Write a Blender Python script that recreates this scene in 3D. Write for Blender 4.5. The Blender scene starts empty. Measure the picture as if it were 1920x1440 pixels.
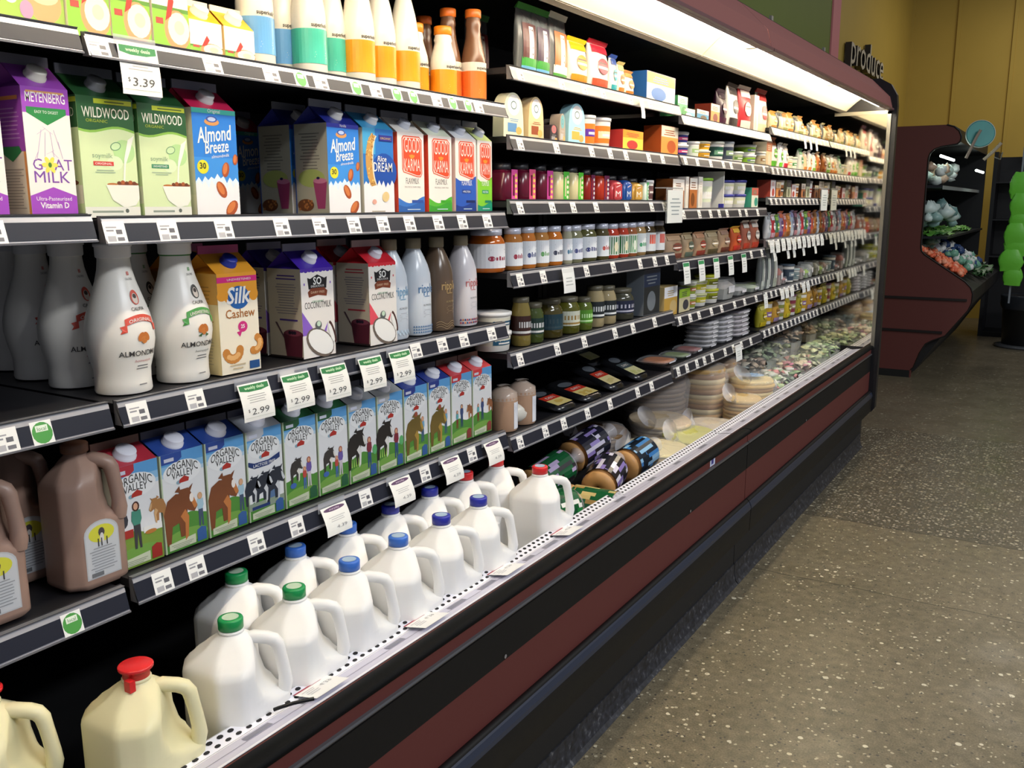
import bpy, math, random
from mathutils import Vector, Matrix
random.seed(11)
SC = bpy.context.scene
COL = SC.collection
# ------------------------------------------------------------------ camera
EYE = 1.47
cam_data = bpy.data.cameras.new('camera')
cam = bpy.data.objects.new('camera', cam_data)
COL.objects.link(cam)
cam_data.sensor_width = 36.0
cam_data.lens = 1717.7 / 1920 * 36.0
cam_data.clip_start = 0.02
_y, _p, _r = math.radians(31.452), math.radians(11.10), math.radians(-0.106)
_f = Vector((-math.sin(_y) * math.cos(_p), math.cos(_y) * math.cos(_p), -math.sin(_p)))
_x = Vector((math.cos(_y), math.sin(_y), 0))
_u = _x.cross(_f)
_x2 = _x * math.cos(_r) + _u * math.sin(_r)
_u2 = _u * math.cos(_r) - _x * math.sin(_r)
cam.matrix_world = Matrix(((_x2.x, _u2.x, -_f.x, 0), (_x2.y, _u2.y, -_f.y, 0), (_x2.z, _u2.z, -_f.z, EYE), (0, 0, 0, 1)))
SC.camera = cam
# ------------------------------------------------------------------ light and exposure
SC.view_settings.view_transform = 'Standard'
SC.view_settings.look = 'None'
SC.view_settings.gamma = 1.0
SC.view_settings.exposure = 0.35
SC.view_settings.use_curve_mapping = False
w = bpy.data.worlds.new('store_air')
SC.world = w
w.use_nodes = True
w.node_tree.nodes['Background'].inputs[0].default_value = (0.80, 0.84, 1.0, 1)
w.node_tree.nodes['Background'].inputs[1].default_value = 0.19
def area(name, loc, sx, sy, power, col=(1, 1, 1), rot=(0, 0, 0)):
    l = bpy.data.lights.new(name, 'AREA')
    l.shape = 'RECTANGLE'; l.size = sx; l.size_y = sy; l.energy = power; l.color = col
    o = bpy.data.objects.new(name, l); COL.objects.link(o); o.location = loc; o.rotation_euler = rot
    return o
area('ceiling_lamp', (2.9, 1.2, 4.0), 0.6, 2.4, 165, (0.93, 0.96, 1.0))
area('ceiling_lamp', (2.6, 5.2, 4.2), 0.6, 2.4, 95, (1.0, 0.97, 0.9))
area('ceiling_lamp', (-0.15, 11.6, 4.2), 0.9, 1.2, 22, (1.0, 0.92, 0.8))
TUBE = 34.0
# ------------------------------------------------------------------ materials
_M = {}
def lin(h):
    h = h.lstrip('#')
    return tuple(((int(h[i:i + 2], 16) / 255) / 12.92 if int(h[i:i + 2], 16) / 255 <= .04045 else ((int(h[i:i + 2], 16) / 255 + .055) / 1.055) ** 2.4) for i in (0, 2, 4)) + (1,)
def M(h, rough=.45, metal=0., spec=.5, emit=0., trans=0., alpha=1., sss=0., noise=0.):
    k = (h, rough, metal, spec, emit, trans, alpha, sss, noise)
    if k in _M: return _M[k]
    m = bpy.data.materials.new('m_' + h + '_%d' % len(_M)); m.use_nodes = True
    nt = m.node_tree; b = nt.nodes['Principled BSDF']
    b.inputs['Base Color'].default_value = lin(h)
    b.inputs['Roughness'].default_value = rough
    b.inputs['Metallic'].default_value = metal
    b.inputs['Specular IOR Level'].default_value = spec
    if emit:
        b.inputs['Emission Color'].default_value = lin(h); b.inputs['Emission Strength'].default_value = emit
    if trans: b.inputs['Transmission Weight'].default_value = trans
    if alpha < 1: b.inputs['Alpha'].default_value = alpha
    if sss:
        b.inputs['Subsurface Weight'].default_value = sss
        b.inputs['Subsurface Radius'].default_value = (.01, .01, .01)
    if noise:
        tc = nt.nodes.new('ShaderNodeTexCoord'); n = nt.nodes.new('ShaderNodeTexNoise'); n.inputs['Scale'].default_value = 40
        nt.links.new(tc.outputs['Object'], n.inputs['Vector'])
        bp = nt.nodes.new('ShaderNodeBump'); bp.inputs['Strength'].default_value = noise; bp.inputs['Distance'].default_value = .004
        nt.links.new(n.outputs['Fac'], bp.inputs['Height']); nt.links.new(bp.outputs['Normal'], b.inputs['Normal'])
    _M[k] = m
    return m
def node_mat(name):
    m = bpy.data.materials.new(name); m.use_nodes = True
    return m, m.node_tree, m.node_tree.nodes['Principled BSDF']
# ------------------------------------------------------------------ mesh builder
class MB:
    def __init__(s): s.v = []; s.f = []; s.m = []; s.s = []; s.mats = []; s.c = 0
    def nk(s, k): s.c += 1; return k * .3 + s.c * .06
    def mi(s, mat):
        if mat not in s.mats: s.mats.append(mat)
        return s.mats.index(mat)
    def add(s, vs, fs, mat, smooth=False):
        n = len(s.v); s.v += [tuple(p) for p in vs]; i = s.mi(mat)
        for f in fs: s.f.append(tuple(n + a for a in f)); s.m.append(i); s.s.append(smooth)
        return s
    def box(s, x0, x1, y0, y1, z0, z1, mat):
        vs = [(x, y, z) for z in (z0, z1) for y in (y0, y1) for x in (x0, x1)]
        return s.add(vs, [(0, 2, 3, 1), (4, 5, 7, 6), (0, 1, 5, 4), (2, 6, 7, 3), (0, 4, 6, 2), (1, 3, 7, 5)], mat)
    def prism(s, prof, y0, y1, mat, smooth=False, closed=True):
        n = len(prof); vs = [(x, y0, z) for x, z in prof] + [(x, y1, z) for x, z in prof]
        fs = [(i, (i + 1) % n, n + (i + 1) % n, n + i) for i in range(n if closed else n - 1)]
        s.add(vs, fs, mat, smooth)
        if closed: s.add(vs, [tuple(range(n))[::-1], tuple(range(n, 2 * n))], mat)
        return s
    def loft(s, rings, mat, smooth=True, caps=True):
        n = len(rings[0]); vs = [p for r in rings for p in r]
        fs = [(k * n + i, k * n + (i + 1) % n, (k + 1) * n + (i + 1) % n, (k + 1) * n + i) for k in range(len(rings) - 1) for i in range(n)]
        if isinstance(mat, (list, tuple)):
            base = len(s.v); s.v += [tuple(p) for p in vs]
            for k in range(len(rings) - 1):
                mi = s.mi(mat[k])
                for i in range(n): s.f.append(tuple(base + a for a in fs[k * n + i])); s.m.append(mi); s.s.append(smooth)
            m0, m1 = mat[0], mat[-1]
        else: s.add(vs, fs, mat, smooth); m0 = m1 = mat
        if caps:
            s.add(rings[0], [tuple(range(n))[::-1]], m0); s.add(rings[-1], [tuple(range(n))], m1)
        return s
    def lathe(s, prof, mat, n=24, sq=2., sx=1., cx=0, cy=0, smooth=True, caps=True):
        rings = []
        for r, z in prof:
            ring = []
            for i in range(n):
                a = 2 * math.pi * i / n; c, d = math.cos(a), math.sin(a)
                q = r / (abs(c) ** sq + abs(d) ** sq) ** (1 / sq)
                ring.append((cx + q * c * sx, cy + q * d, z))
            rings.append(ring)
        return s.loft(rings, mat, smooth, caps)
    def tube(s, path, rad, mat, n=10, sc=(1, 1)):
        rings = []
        P = [Vector(p) for p in path]
        up = Vector((0, 0, 1))
        for i, p in enumerate(P):
            t = (P[min(i + 1, len(P) - 1)] - P[max(i - 1, 0)]).normalized()
            if i == 0:
                a = t.cross(up)
                if a.length < .1: a = t.cross(Vector((1, -1, 0)))
            else: a = pa - t * pa.dot(t)
            a.normalize(); pa = a.copy(); b = a.cross(t).normalized()
            r = rad[i] if isinstance(rad, (list, tuple)) else rad
            rings.append([tuple(p + a * math.cos(2 * math.pi * k / n) * r * sc[0] + b * math.sin(2 * math.pi * k / n) * r * sc[1]) for k in range(n)])
        return s.loft(rings, mat)
    # flat printing on a surface given by mapper(u, v, k)
    def poly(s, pts, mp, mat, k=1):
        k = s.nk(k)
        return s.add([mp(u, v, k) for u, v in pts], [tuple(range(len(pts)))], mat)
    def rect(s, u0, u1, v0, v1, mp, mat, k=1, nu=1, nv=1):
        k = s.nk(k)
        vs = [mp(u0 + (u1 - u0) * i / nu, v0 + (v1 - v0) * j / nv, k) for j in range(nv + 1) for i in range(nu + 1)]
        return s.add(vs, [(j * (nu + 1) + i, j * (nu + 1) + i + 1, (j + 1) * (nu + 1) + i + 1, (j + 1) * (nu + 1) + i) for j in range(nv) for i in range(nu)], mat)
    def ell(s, cu, cv, ru, rv, mp, mat, k=1, n=18, rot=0, rings=1):
        k = s.nk(k); c, d = math.cos(rot), math.sin(rot)
        vs = [mp(cu, cv, k)]
        for q in range(1, rings + 1):
            for i in range(n):
                a = 2 * math.pi * i / n; x, y = ru * math.cos(a) * q / rings, rv * math.sin(a) * q / rings
                vs.append(mp(cu + x * c - y * d, cv + x * d + y * c, k))
        fs = [(0, 1 + i, 1 + (i + 1) % n) for i in range(n)]
        for q in range(1, rings):
            o = 1 + (q - 1) * n
            fs += [(o + i, o + n + i, o + n + (i + 1) % n, o + (i + 1) % n) for i in range(n)]
        return s.add(vs, fs, mat)
    def text(s, t, u, v, size, mp, mat, k=2, al='C', bold=0., shear=0., fit=None, arc=0., rot=0., sy=1.):
        vs, fs, w = glyphs(t, bold, shear)
        if not w: return s
        q = size
        if fit: q = fit / w
        off = -w / 2 if al == 'C' else (0 if al == 'L' else -w)
        out = []; k = s.nk(k)
        for x, y in vs:
            x = (x + off) * q; y = y * (size if fit else q) * sy + (-(x * x) * arc if arc else 0)
            if rot: x, y = x * math.cos(rot) - y * math.sin(rot), x * math.sin(rot) + y * math.cos(rot)
            out.append(mp(u + x, v + y, k))
        return s.add(out, fs, mat)
    def lines(s, u0, u1, v0, v1, n, mp, mat, k=2, dens=.45):
        h = (v1 - v0) / n
        rr = random.Random(int(abs(u0 * 1e4) + n))
        for i in range(n):
            e = rr.uniform(.6, 1.)
            c = (u0 + u1) / 2; hw = (u1 - u0) / 2 * e
            s.rect(c - hw, c + hw, v0 + h * i, v0 + h * (i + dens), mp, mat, k)
        return s
_G = {}
def glyphs(t, bold=0., shear=0.):
    key = (t, bold, shear)
    if key in _G: return _G[key]
    cu = bpy.data.curves.new('lettering', 'FONT'); cu.body = t; cu.size = 1; cu.resolution_u = 2; cu.offset = bold; cu.shear = shear
    o = bpy.data.objects.new('lettering', cu); COL.objects.link(o)
    dg = bpy.context.evaluated_depsgraph_get(); dg.update()
    me = bpy.data.meshes.new_from_object(o.evaluated_get(dg))
    vs = [(p.co.x, p.co.y) for p in me.vertices]; fs = [tuple(p.vertices) for p in me.polygons]
    bpy.data.objects.remove(o); bpy.data.curves.remove(cu); bpy.data.meshes.remove(me)
    if vs:
        x0 = min(a for a, b in vs); vs = [(a - x0, b) for a, b in vs]; w = max(a for a, b in vs)
    else: w = 0
    _G[key] = (vs, fs, w)
    return _G[key]
def build(name, mb, parent=None, loc=None, rot=None):
    me = bpy.data.meshes.new(name); me.from_pydata(mb.v, [], mb.f)
    for m in mb.mats: me.materials.append(m)
    me.polygons.foreach_set('material_index', mb.m); me.polygons.foreach_set('use_smooth', mb.s)
    me.update()
    o = bpy.data.objects.new(name, me); COL.objects.link(o)
    if parent: o.parent = parent
    if loc: o.location = loc
    if rot: o.rotation_euler = rot
    return o
def empty(name, loc=(0, 0, 0), rot=(0, 0, 0)):
    o = bpy.data.objects.new(name, None); COL.objects.link(o); o.location = loc; o.rotation_euler = rot
    o.empty_display_size = .05
    return o
def tag(o, label, cat, group=None):
    o['label'] = label; o['category'] = cat
    if group: o['group'] = group
    return o
def struct(name, mb):
    o = build(name, mb); o['kind'] = 'structure'; return o
KIDS = {}
def kid(name, mb, parent, loc=None, rot=None):
    o = build(name, mb, parent, loc, rot); KIDS.setdefault(parent.name, []).append(o); return o
def copy_kids(src, dst):
    for c in KIDS.get(src.name, []):
        n = c.copy(); COL.objects.link(n); n.parent = dst; KIDS.setdefault(dst.name, []).append(n); copy_kids(c, n)
def dup(root, loc, label, rot=None, group=None, cat=None):
    r = root.copy(); COL.objects.link(r); r.location = loc; r['label'] = label
    if rot: r.rotation_euler = rot
    if group: r['group'] = group
    copy_kids(root, r)
    return r
def front(x, e=.0004):
    return lambda u, v, k=1: (x + e * k, u, v)
def side(y, e=.0004):
    return lambda u, v, k=1: (u, y - e * k, v)
ORD = ['leftmost', 'second', 'third', 'fourth', 'fifth', 'sixth', 'seventh', 'eighth', 'ninth', 'tenth', 'eleventh', 'twelfth', 'thirteenth', 'fourteenth', 'fifteenth', 'sixteenth', 'seventeenth', 'eighteenth', 'nineteenth', 'twentieth']
def nth(i): return 'leftmost' if i == 0 else ORD[i] + ' from left'
BLACK = M('101013', .5); DARK = M('1b1c22', .45); WHITE = M('f2f2ee', .4); INK = M('30302f', .6); GREY = M('8c8f94', .35, .3)
# ================================================================== room
YEND = 5.79
m_floor, nt, bs = node_mat('ground_concrete')
N = nt.nodes.new; L = nt.links.new
geo = N('ShaderNodeNewGeometry'); sep = N('ShaderNodeSeparateXYZ'); L(geo.outputs['Position'], sep.inputs[0])
def noise(scale, det=3, dist=0):
    n = N('ShaderNodeTexNoise'); n.inputs['Scale'].default_value = scale; n.inputs['Detail'].default_value = det; L(geo.outputs['Position'], n.inputs['Vector']); return n
def ramp(src, stops):
    r = N('ShaderNodeValToRGB'); L(src, r.inputs[0]); e = r.color_ramp.elements
    while len(e) < len(stops): e.new(.5)
    for i, (p, c) in enumerate(stops): e[i].position = p; e[i].color = c if isinstance(c, tuple) else (c, c, c, 1)
    return r
def mixc(fac, a, b, mode='MIX'):
    m = N('ShaderNodeMix'); m.data_type = 'RGBA'; m.blend_type = mode
    for s, v in ((m.inputs[0], fac), (m.inputs[6], a), (m.inputs[7], b)):
        if hasattr(v, 'links'): L(v, s)
        else: s.default_value = v
    return m.outputs[2]
def math_(op, a, b=0.):
    m = N('ShaderNodeMath'); m.operation = op
    for s, v in zip(m.inputs, (a, b)):
        if hasattr(v, 'links'): L(v, s)
        else: s.default_value = v
    return m.outputs[0]
big = ramp(noise(1.3, 4).outputs['Fac'], [(.3, lin('665e4a')), (.7, lin('7a6f58'))])
med = noise(28, 5)
base = mixc(.35, big.outputs[0], ramp(med.outputs['Fac'], [(.3, lin('4a4639')), (.7, lin('968b71'))]).outputs[0])
fine = ramp(noise(190, 2).outputs['Fac'], [(.35, .55), (.65, 1.25)])
base = mixc(.6, base, mixc(1., base, fine.outputs[0], 'MULTIPLY'))
def specks(scale, thr, col, base):
    v = N('ShaderNodeTexVoronoi'); v.inputs['Scale'].default_value = scale; v.inputs['Randomness'].default_value = 1.; L(geo.outputs['Position'], v.inputs['Vector'])
    sc = N('ShaderNodeSeparateColor'); L(v.outputs['Color'], sc.inputs[0])
    rad = math_('MULTIPLY', math_('SUBTRACT', sc.outputs[0], thr), .55 / (1 - thr))
    f = math_('LESS_THAN', v.outputs['Distance'], rad)
    return mixc(f, base, col), f
plain = base
for a in ((55, .965, lin('cfc8b0')), (95, .9, lin('b0a68c')), (110, .88, lin('45413a')), (75, .96, lin('c4bb9f'))): plain, _ = specks(*a, plain)
coarse = mixc(.6, base, lin('4a463c'))
for a in ((75, .35, lin('8f8876')), (105, .45, lin('3a372f')), (60, .72, lin('b3aa92'))): coarse, _ = specks(*a, coarse)
wob = math_('ADD', sep.outputs['Y'], math_('MULTIPLY', math_('SUBTRACT', noise(3).outputs['Fac'], .5), .05))
inb = math_('MULTIPLY', math_('GREATER_THAN', wob, 4.34), math_('LESS_THAN', wob, 6.35))
c1 = mixc(inb, plain, coarse)
far = math_('GREATER_THAN', wob, 6.35)
c1 = mixc(far, c1, mixc(.5, plain, lin('5e574a')))
def joint(y, wd, src):
    return math_('LESS_THAN', math_('ABSOLUTE', math_('SUBTRACT', src, y)), wd)
c1 = mixc(math_('MULTIPLY', math_('MAXIMUM', joint(3.55, .004, wob), joint(4.34, .006, wob)), .6), c1, lin('2a2722'))
L(c1, bs.inputs['Base Color'])
L(ramp(noise(6, 3).outputs['Fac'], [(.3, .28), (.7, .42)]).outputs[0], bs.inputs['Roughness'])
bp = N('ShaderNodeBump'); bp.inputs['Strength'].default_value = .25; bp.inputs['Distance'].default_value = .002; L(med.outputs['Fac'], bp.inputs['Height']); L(bp.outputs['Normal'], bs.inputs['Normal'])
struct('floor', MB().add([(-2.1, -3, 0), (5, -3, 0), (5, 13.3, 0), (-2.1, 13.3, 0)], [(0, 1, 2, 3)], m_floor))

def paint(name, c):
    m, nt, b = node_mat(name)
    n = nt.nodes.new('ShaderNodeTexNoise'); n.inputs['Scale'].default_value = 3; n.inputs['Detail'].default_value = 4
    g = nt.nodes.new('ShaderNodeNewGeometry'); nt.links.new(g.outputs['Position'], n.inputs['Vector'])
    r = nt.nodes.new('ShaderNodeValToRGB'); nt.links.new(n.outputs['Fac'], r.inputs[0])
    k = lin(c); r.color_ramp.elements[0].color = tuple(a * .93 for a in k[:3]) + (1,); r.color_ramp.elements[1].color = tuple(min(1, a * 1.06) for a in k[:3]) + (1,)
    nt.links.new(r.outputs[0], b.inputs['Base Color']); b.inputs['Roughness'].default_value = .6
    return m
yel, grn, pnk = paint('yellow_paint', 'c2a548'), paint('green_paint', '6c8030'), paint('pink_paint', 'e08a90')
wl = MB().box(-2.2, -2.1, -3, 8.97, 0, 6, grn).box(-2.2, -2.1, 9.26, 13.4, 0, 6, yel)
struct('wall_left', wl)
struct('trim_1', MB().box(-2.2, -2.085, 8.97, 9.26, 0, 6, pnk))
struct('wall_back', MB().box(-2.1, 5.0, 13.3, 13.4, 0, 6, yel))
struct('trim_2', MB().box(-1.56, -1.52, 13.27, 13.3, 0, 6, yel))
struct('trim_3', MB().box(-.93, -.89, 13.27, 13.3, 0, 6, yel))
struct('trim_4', MB().box(-2.1, -2.06, 13.26, 13.3, 0, 6, yel))

# ================================================================== the long open coolers
maroon = M('5a2c29', .6, spec=.3, noise=.05); blk = M('100f0f', .65, spec=.25, noise=.05); rail = M('6d6e72', .35, .6); navy = M('262d3e', .35)
gripw = M('e9e9f2', .35); chan = M('c9c8da', .35); refl = M('dcd5bb', .6); fasc = M('8a5a56', .75, spec=.15)
inside = M('0d0d10', .6); stripc = M('b9b9c4', .3, .2)
def cooler(y0, y1, label):
    c = empty('open_cooler', (0, y0, 0)); n = y1 - y0
    tag(c, label, 'refrigerated display case', 'open coolers along the left wall')
    A, B = .003, n - .003
    kid('toe_kick', MB().prism([(-1.031, 0.01), (-1.031, .22), (-1.9, .22), (-1.9, .01)], A, B, M('08080a', .7)), c)
    m_cove, nt2, b2 = node_mat('speckled_cove')
    v = nt2.nodes.new('ShaderNodeTexNoise'); v.inputs['Scale'].default_value = 60; v.inputs['Detail'].default_value = 3
    g2 = nt2.nodes.new('ShaderNodeNewGeometry'); nt2.links.new(g2.outputs['Position'], v.inputs['Vector'])
    r2 = nt2.nodes.new('ShaderNodeValToRGB'); nt2.links.new(v.outputs['Fac'], r2.inputs[0])
    for i, (p, q) in enumerate(((.35, '15161b'), (.62, '2c2e36'))): r2.color_ramp.elements[i].position = p; r2.color_ramp.elements[i].color = lin(q)
    e = r2.color_ramp.elements.new(.72); e.color = lin('5c5d60')
    nt2.links.new(r2.outputs[0], b2.inputs['Base Color']); b2.inputs['Roughness'].default_value = .5
    kid('cove_base', MB().prism([(-1.008, 0.001), (-1.018, .012), (-1.026, .04), (-1.027, .082), (-1.031, .082), (-1.031, .001)], A, B, m_cove), c)
    kid('front_panel', MB().box(-1.04, -1.0, A, B, .568, .622, maroon).box(-1.04, -1.0, A, B, .23, .474, maroon), c)
    kid('black_band', MB().box(-1.04, -.998, A, B, .474, .566, blk), c)
    kid('trim_rail', MB().prism([(-1.0, .573), (-.994, .5735), (-.9925, .577), (-.994, .581), (-1.0, .582)], A, B, rail), c)
    kid('bumper', MB().prism([(-1.0, .352), (-.99, .354), (-.982, .347), (-.984, .339), (-.975, .328), (-.973, .31), (-.976, .23), (-.984, .219), (-1.0, .216)], A, B, M('100f0f', .6, spec=.3), True), c)
    kid('bumper_highlight', MB().prism([(-.9835, .3475), (-.979, .342), (-.9735, .329), (-.9725, .318), (-.9745, .316), (-.986, .34)], A, B, navy), c)  # navy strip: highlight along the bumper's rounded top, put in as colour
    kid('lip_cap', MB().prism([(-1.0605, .60), (-1.0605, .607), (-1.05, .6145), (-1.03, .626), (-1.01, .633), (-.995, .632), (-.986, .627), (-.987, .618), (-1.0, .612)], A, B, M('08090b', .7, spec=.12), True), c)
    # nearly flat price channel and punched air grille
    pc = MB().add([(-1.112, A, .598), (-1.112, B, .598), (-1.0605, B, .6065), (-1.0605, A, .6065)], [(0, 1, 2, 3)], chan)
    def chm(u, v, k=1): return (-1.112 + v, u, .598 + v * .165 + .0005 * k + .0002)
    pc.rect(A, B, .001, .004, chm, M('f4f4fa', .3)); pc.rect(A, B, .0245, .0257, chm, M('77778a', .4)); pc.rect(A, B, .044, .050, chm, M('f0f0f6', .3))
    q = .05
    rr = random.Random(3)
    while q < n - .2:
        wq = rr.uniform(.03, .075); pc.rect(q, q + wq, .009, .023, chm, M('7d7d8c', .4)); q += wq + rr.uniform(.05, .2)
    kid('price_channel', pc, c)
    g = MB().add([(-1.140, A, .606), (-1.140, B, .606), (-1.112, B, .5985), (-1.112, A, .5985)], [(0, 1, 2, 3)], gripw).box(-1.142, -1.140, A, B, .5, .606, M('b8b8bc', .4))
    def gm(u, v, k=1): return (-1.140 + v, u, .606 - v * .268 + .0006)
    for i in range(int(n / .0225)):
        g.ell(.012 + i * .0225, .0075, .0064, .0042, gm, M('15151a', .8), n=8)
        g.ell(.0 + .018 + i * .0225, .0205, .0062, .0036, gm, M('15151a', .8), n=8)
    kid('air_grille', g, c)
    kid('tank_floor', MB().box(-1.92, -1.142, A, B, .48, .5, M('0c0c0e', .6)), c)
    kid('back_panel', MB().box(-1.98, -1.92, A, B, .2, 2.17, inside), c)
    for yy in (-.305, .914, 2.133, 3.352, 4.571, 5.79):
        if y0 - .01 <= yy <= y1 + .01:
            u = min(max(yy - y0, .02), n - .02); kid('shelf_upright', MB().box(-1.92, -1.90, u - .015, u + .015, .5, 2.03, M('26262a', .5)), c)
    # roof with curved reflector and tubes
    kid('roof', MB().box(-1.98, -1.235, A, B, 2.04, 2.17, inside).box(-1.235, -1.1, A, B, 2.12, 2.17, inside), c)
    rp = [(-1.245, 2.0), (-1.235, 2.0), (-1.232, 2.004)] + [(-1.232 + .207 * t, 2.004 + .088 * math.sin(t * 2.2)) for t in (.12, .25, .4, .55, .7, .85, 1)]
    rp2 = rp + [(-1.06, 2.105), (-1.245, 2.115)]
    kid('light_reflector', MB().prism(rp2, A, B, refl), c)
    kid('reflector_edge', MB().prism([(-1.262, 1.992), (-1.24, 1.998), (-1.24, 2.04), (-1.262, 2.04)], A, B, M('8c8678', .5)), c)
    kid('canopy_fascia', MB().prism([(-.985, 1.992), (-.975, 1.997), (-.982, 2.004), (-1.0, 2.07), (-1.1, 2.168), (-1.115, 2.168), (-1.005, 2.066), (-.996, 2.003)], A, B, fasc), c)
    kid('fascia_lip', MB().prism([(-1.0, 1.99), (-.973, 1.994), (-.973, 2.004), (-1.0, 2.0)], A, B, M('6b4a52', .3)), c)
    nb = int(round(n / 1.219))
    for i in range(nb):
        a, b = i * 1.219 + .02, (i + 1) * 1.219 - .02
        tb = kid('light_tube', MB().tube([(-1.055, a, 2.03), (-1.055, b, 2.03)], .013, M('fff4dc', .5, emit=TUBE), 10), c)
        kid('tube_clip', MB().box(-1.075, -1.035, a - .025, a - .004, 2.01, 2.06, M('b8b09c', .5)), tb)
    return c
C1 = cooler(-.305, 3.352, 'nearer long open cooler with dairy bay, maroon and black front')
C2 = cooler(3.352, YEND, 'farther long open cooler ending at the black end panel')
for yy in (1.6, 1.05, 2.75): kid('panel_screw', MB().ell(yy + .305, .482, .005, .005, lambda u, v, k=1: (-.9965, u, v), M('9a9a9e', .3, .5), n=10), C1)
kid('panel_screw', MB().ell(.9, .482, .005, .005, lambda u, v, k=1: (-.9965, u, v), M('9a9a9e', .3, .5), n=10), C2)
ep = MB().prism([(-1.98, .0), (-1.035, .0), (-1.035, .20), (-.975, .225), (-.958, .25), (-.958, 2.02), (-.965, 2.08), (-1.0, 2.14), (-1.06, 2.175), (-1.98, 2.175)], 0, .055, M('15151a', .45))
E_ = kid('end_panel', ep, C2, (0, YEND - 3.352 + .001, 0))
mir = MB().box(-1.91, -1.0, 0, .004, .62, 1.99, M('d8d4c6', .04, 1.))
kid('mirror_lining', mir, C2, (0, YEND - 3.352 - .005, 0))
kid('mirror_frame', MB().box(-1.005, -.985, 0, .01, .62, 1.99, M('8f8c82', .25, .6)).box(-1.3, -.985, 0, .01, 1.975, 1.995, M('a8a290', .3, .4)), C2, (0, YEND - 3.352 - .012, 0))
kid('info_sticker', MB().rect(0, .05, 0, .03, front(-.9995), M('c8d0e8')).rect(.012, .035, .006, .024, front(-.9995), M('3a3a88'), 2), C1, (0, 3.352 + .305 - .42, .585))

# ================================================================== shelves
def badge(mb, u, v, r, mp):
    mb.ell(u, v, r, r, mp, M('4a9a44'), 3, 16); mb.rect(u - r * .6, u + r * .6, v + r * .12, v + r * .7, mp, M('e8f4e0'), 4)
    mb.text('local', u, v + r * .22, r * .5, mp, M('3a7a3a'), 5)
def label_card(mb, u, mp, w=.04, h=.03, v=.004, green=False, price=''):
    mb.rect(u - w / 2, u + w / 2, v, v + h, mp, WHITE, 2)
    if green: badge(mb, u, v + h * .5, h * .46, mp); return
    mb.rect(u - w * .38, u - w * .05, v + h * .55, v + h * .62, mp, M('909095'), 3)
    mb.rect(u - w * .38, u + w * .1, v + h * .7, v + h * .76, mp, M('a0a0a5'), 3)
    mb.rect(u + w * .05, u + w * .32, v + h * .42, v + h * .62, mp, M('606066'), 3)
    mb.rect(u - w * .38, u - w * .02, v + h * .1, v + h * .34, mp, M('b0b0b5'), 3); mb.rect(u + w * .05, u + w * .36, v + h * .12, v + h * .28, mp, M('707076'), 3)
NSH = [0]
def shelf(key, y0, y1, top, bot, label, cards, pale=False, cw=.04):
    s = empty('display_shelf', (0, y0, top)); tag(s, label, 'shelf', 'cooler shelves')
    n = y1 - y0; A, B = .004, n - .004
    kid('shelf_board', MB().box(-1.9, -1.335, A, B, -.018, -.002, M('131318', .5)).box(-1.335, -1.333, A, B, -.02, .004, M('25252b', .4)), s)
    hh = top - bot
    # the channel leans outward at its foot
    def cm(u, v, k=1): t = v / hh; return (-1.3243 + .0115 * (1 - t) + .0006 * k, u, -hh + v)
    fc = 'a4a49c' if pale else '20232f'
    mb = MB().prism([(-1.333, .003), (-1.322, .003), (-1.3255, 0), (-1.3135, -hh), (-1.311, -hh - .001), (-1.311, -hh + .002), (-1.333, -hh + .002)], A, B, M('77787e', .35, .3))
    mb.rect(A, B, .0045, hh - .008, cm, M(fc, .4, spec=.3))
    mb.rect(A, B, hh - .008, hh - .001, cm, M('b6b5b8', .25, .2), 1)
    mb.rect(A, B, 0, .0035, cm, M('a8a8ae', .25, .2), 1)
    pch = kid('price_channel', mb, s)
    for c in cards:
        g = isinstance(c, tuple)
        yy = c[0] if g else c
        l = MB(); label_card(l, 0, cm, .034 if g else cw, hh * .86, hh * .03, g)
        kid('price_label', l, pch, (0, yy - y0, 0))
    return s
g = lambda *a: [(x,) for x in a]
shelf('1', .914, 2.133, 1.727, 1.693, 'top milk bay shelf under kefir bottles and cream cartons', [.935, 1.157, 1.295, 1.428, 1.598, 1.819, 1.997] + g(1.372, 1.535, 1.669, 1.729, 1.884, 1.95))
shelf('2', .914, 2.133, 1.449, 1.408, 'milk bay shelf under the almond and flax milk cartons', [.937, 1.039, 1.16, 1.303, 1.409, 1.513, 1.609, 1.705, 1.817, 1.919, 2.034])
shelf('3', .914, 2.133, 1.150, 1.110, 'milk bay shelf under the bulbous almond milk bottles', [.952, 1.071, 1.30, 1.719, 1.825, 1.92, 2.051])
shelf('4', .914, 2.133, .842, .798, 'lowest milk bay shelf under the farm picture milk cartons', [.974, 1.047, 1.193, 1.303, 1.52, 1.744, 1.951])
shelf('1', -.305, .910, 1.731, 1.696, 'top shelf at far left edge under creamy soup cartons', [])
shelf('2', -.305, .906, 1.453, 1.414, 'shelf at left edge under the purple goat milk carton', [.74])
shelf('3', -.305, .906, 1.152, 1.111, 'empty-fronted left shelf with green round badge', [.725] + g(.783))
shelf('4', -.305, .906, .833, .792, 'left shelf under the chocolate milk jugs', g(.80))
BAY = {2: (2.150, 3.372, 'second bay'), 3: (3.385, 4.568, 'third bay'), 4: (4.574, YEND - .012, 'farthest bay')}
LEV = {'A': 'top', 'B': 'second', 'C': 'third', 'D': 'fourth', 'E': 'fifth', 'F': 'lowest'}
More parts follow.
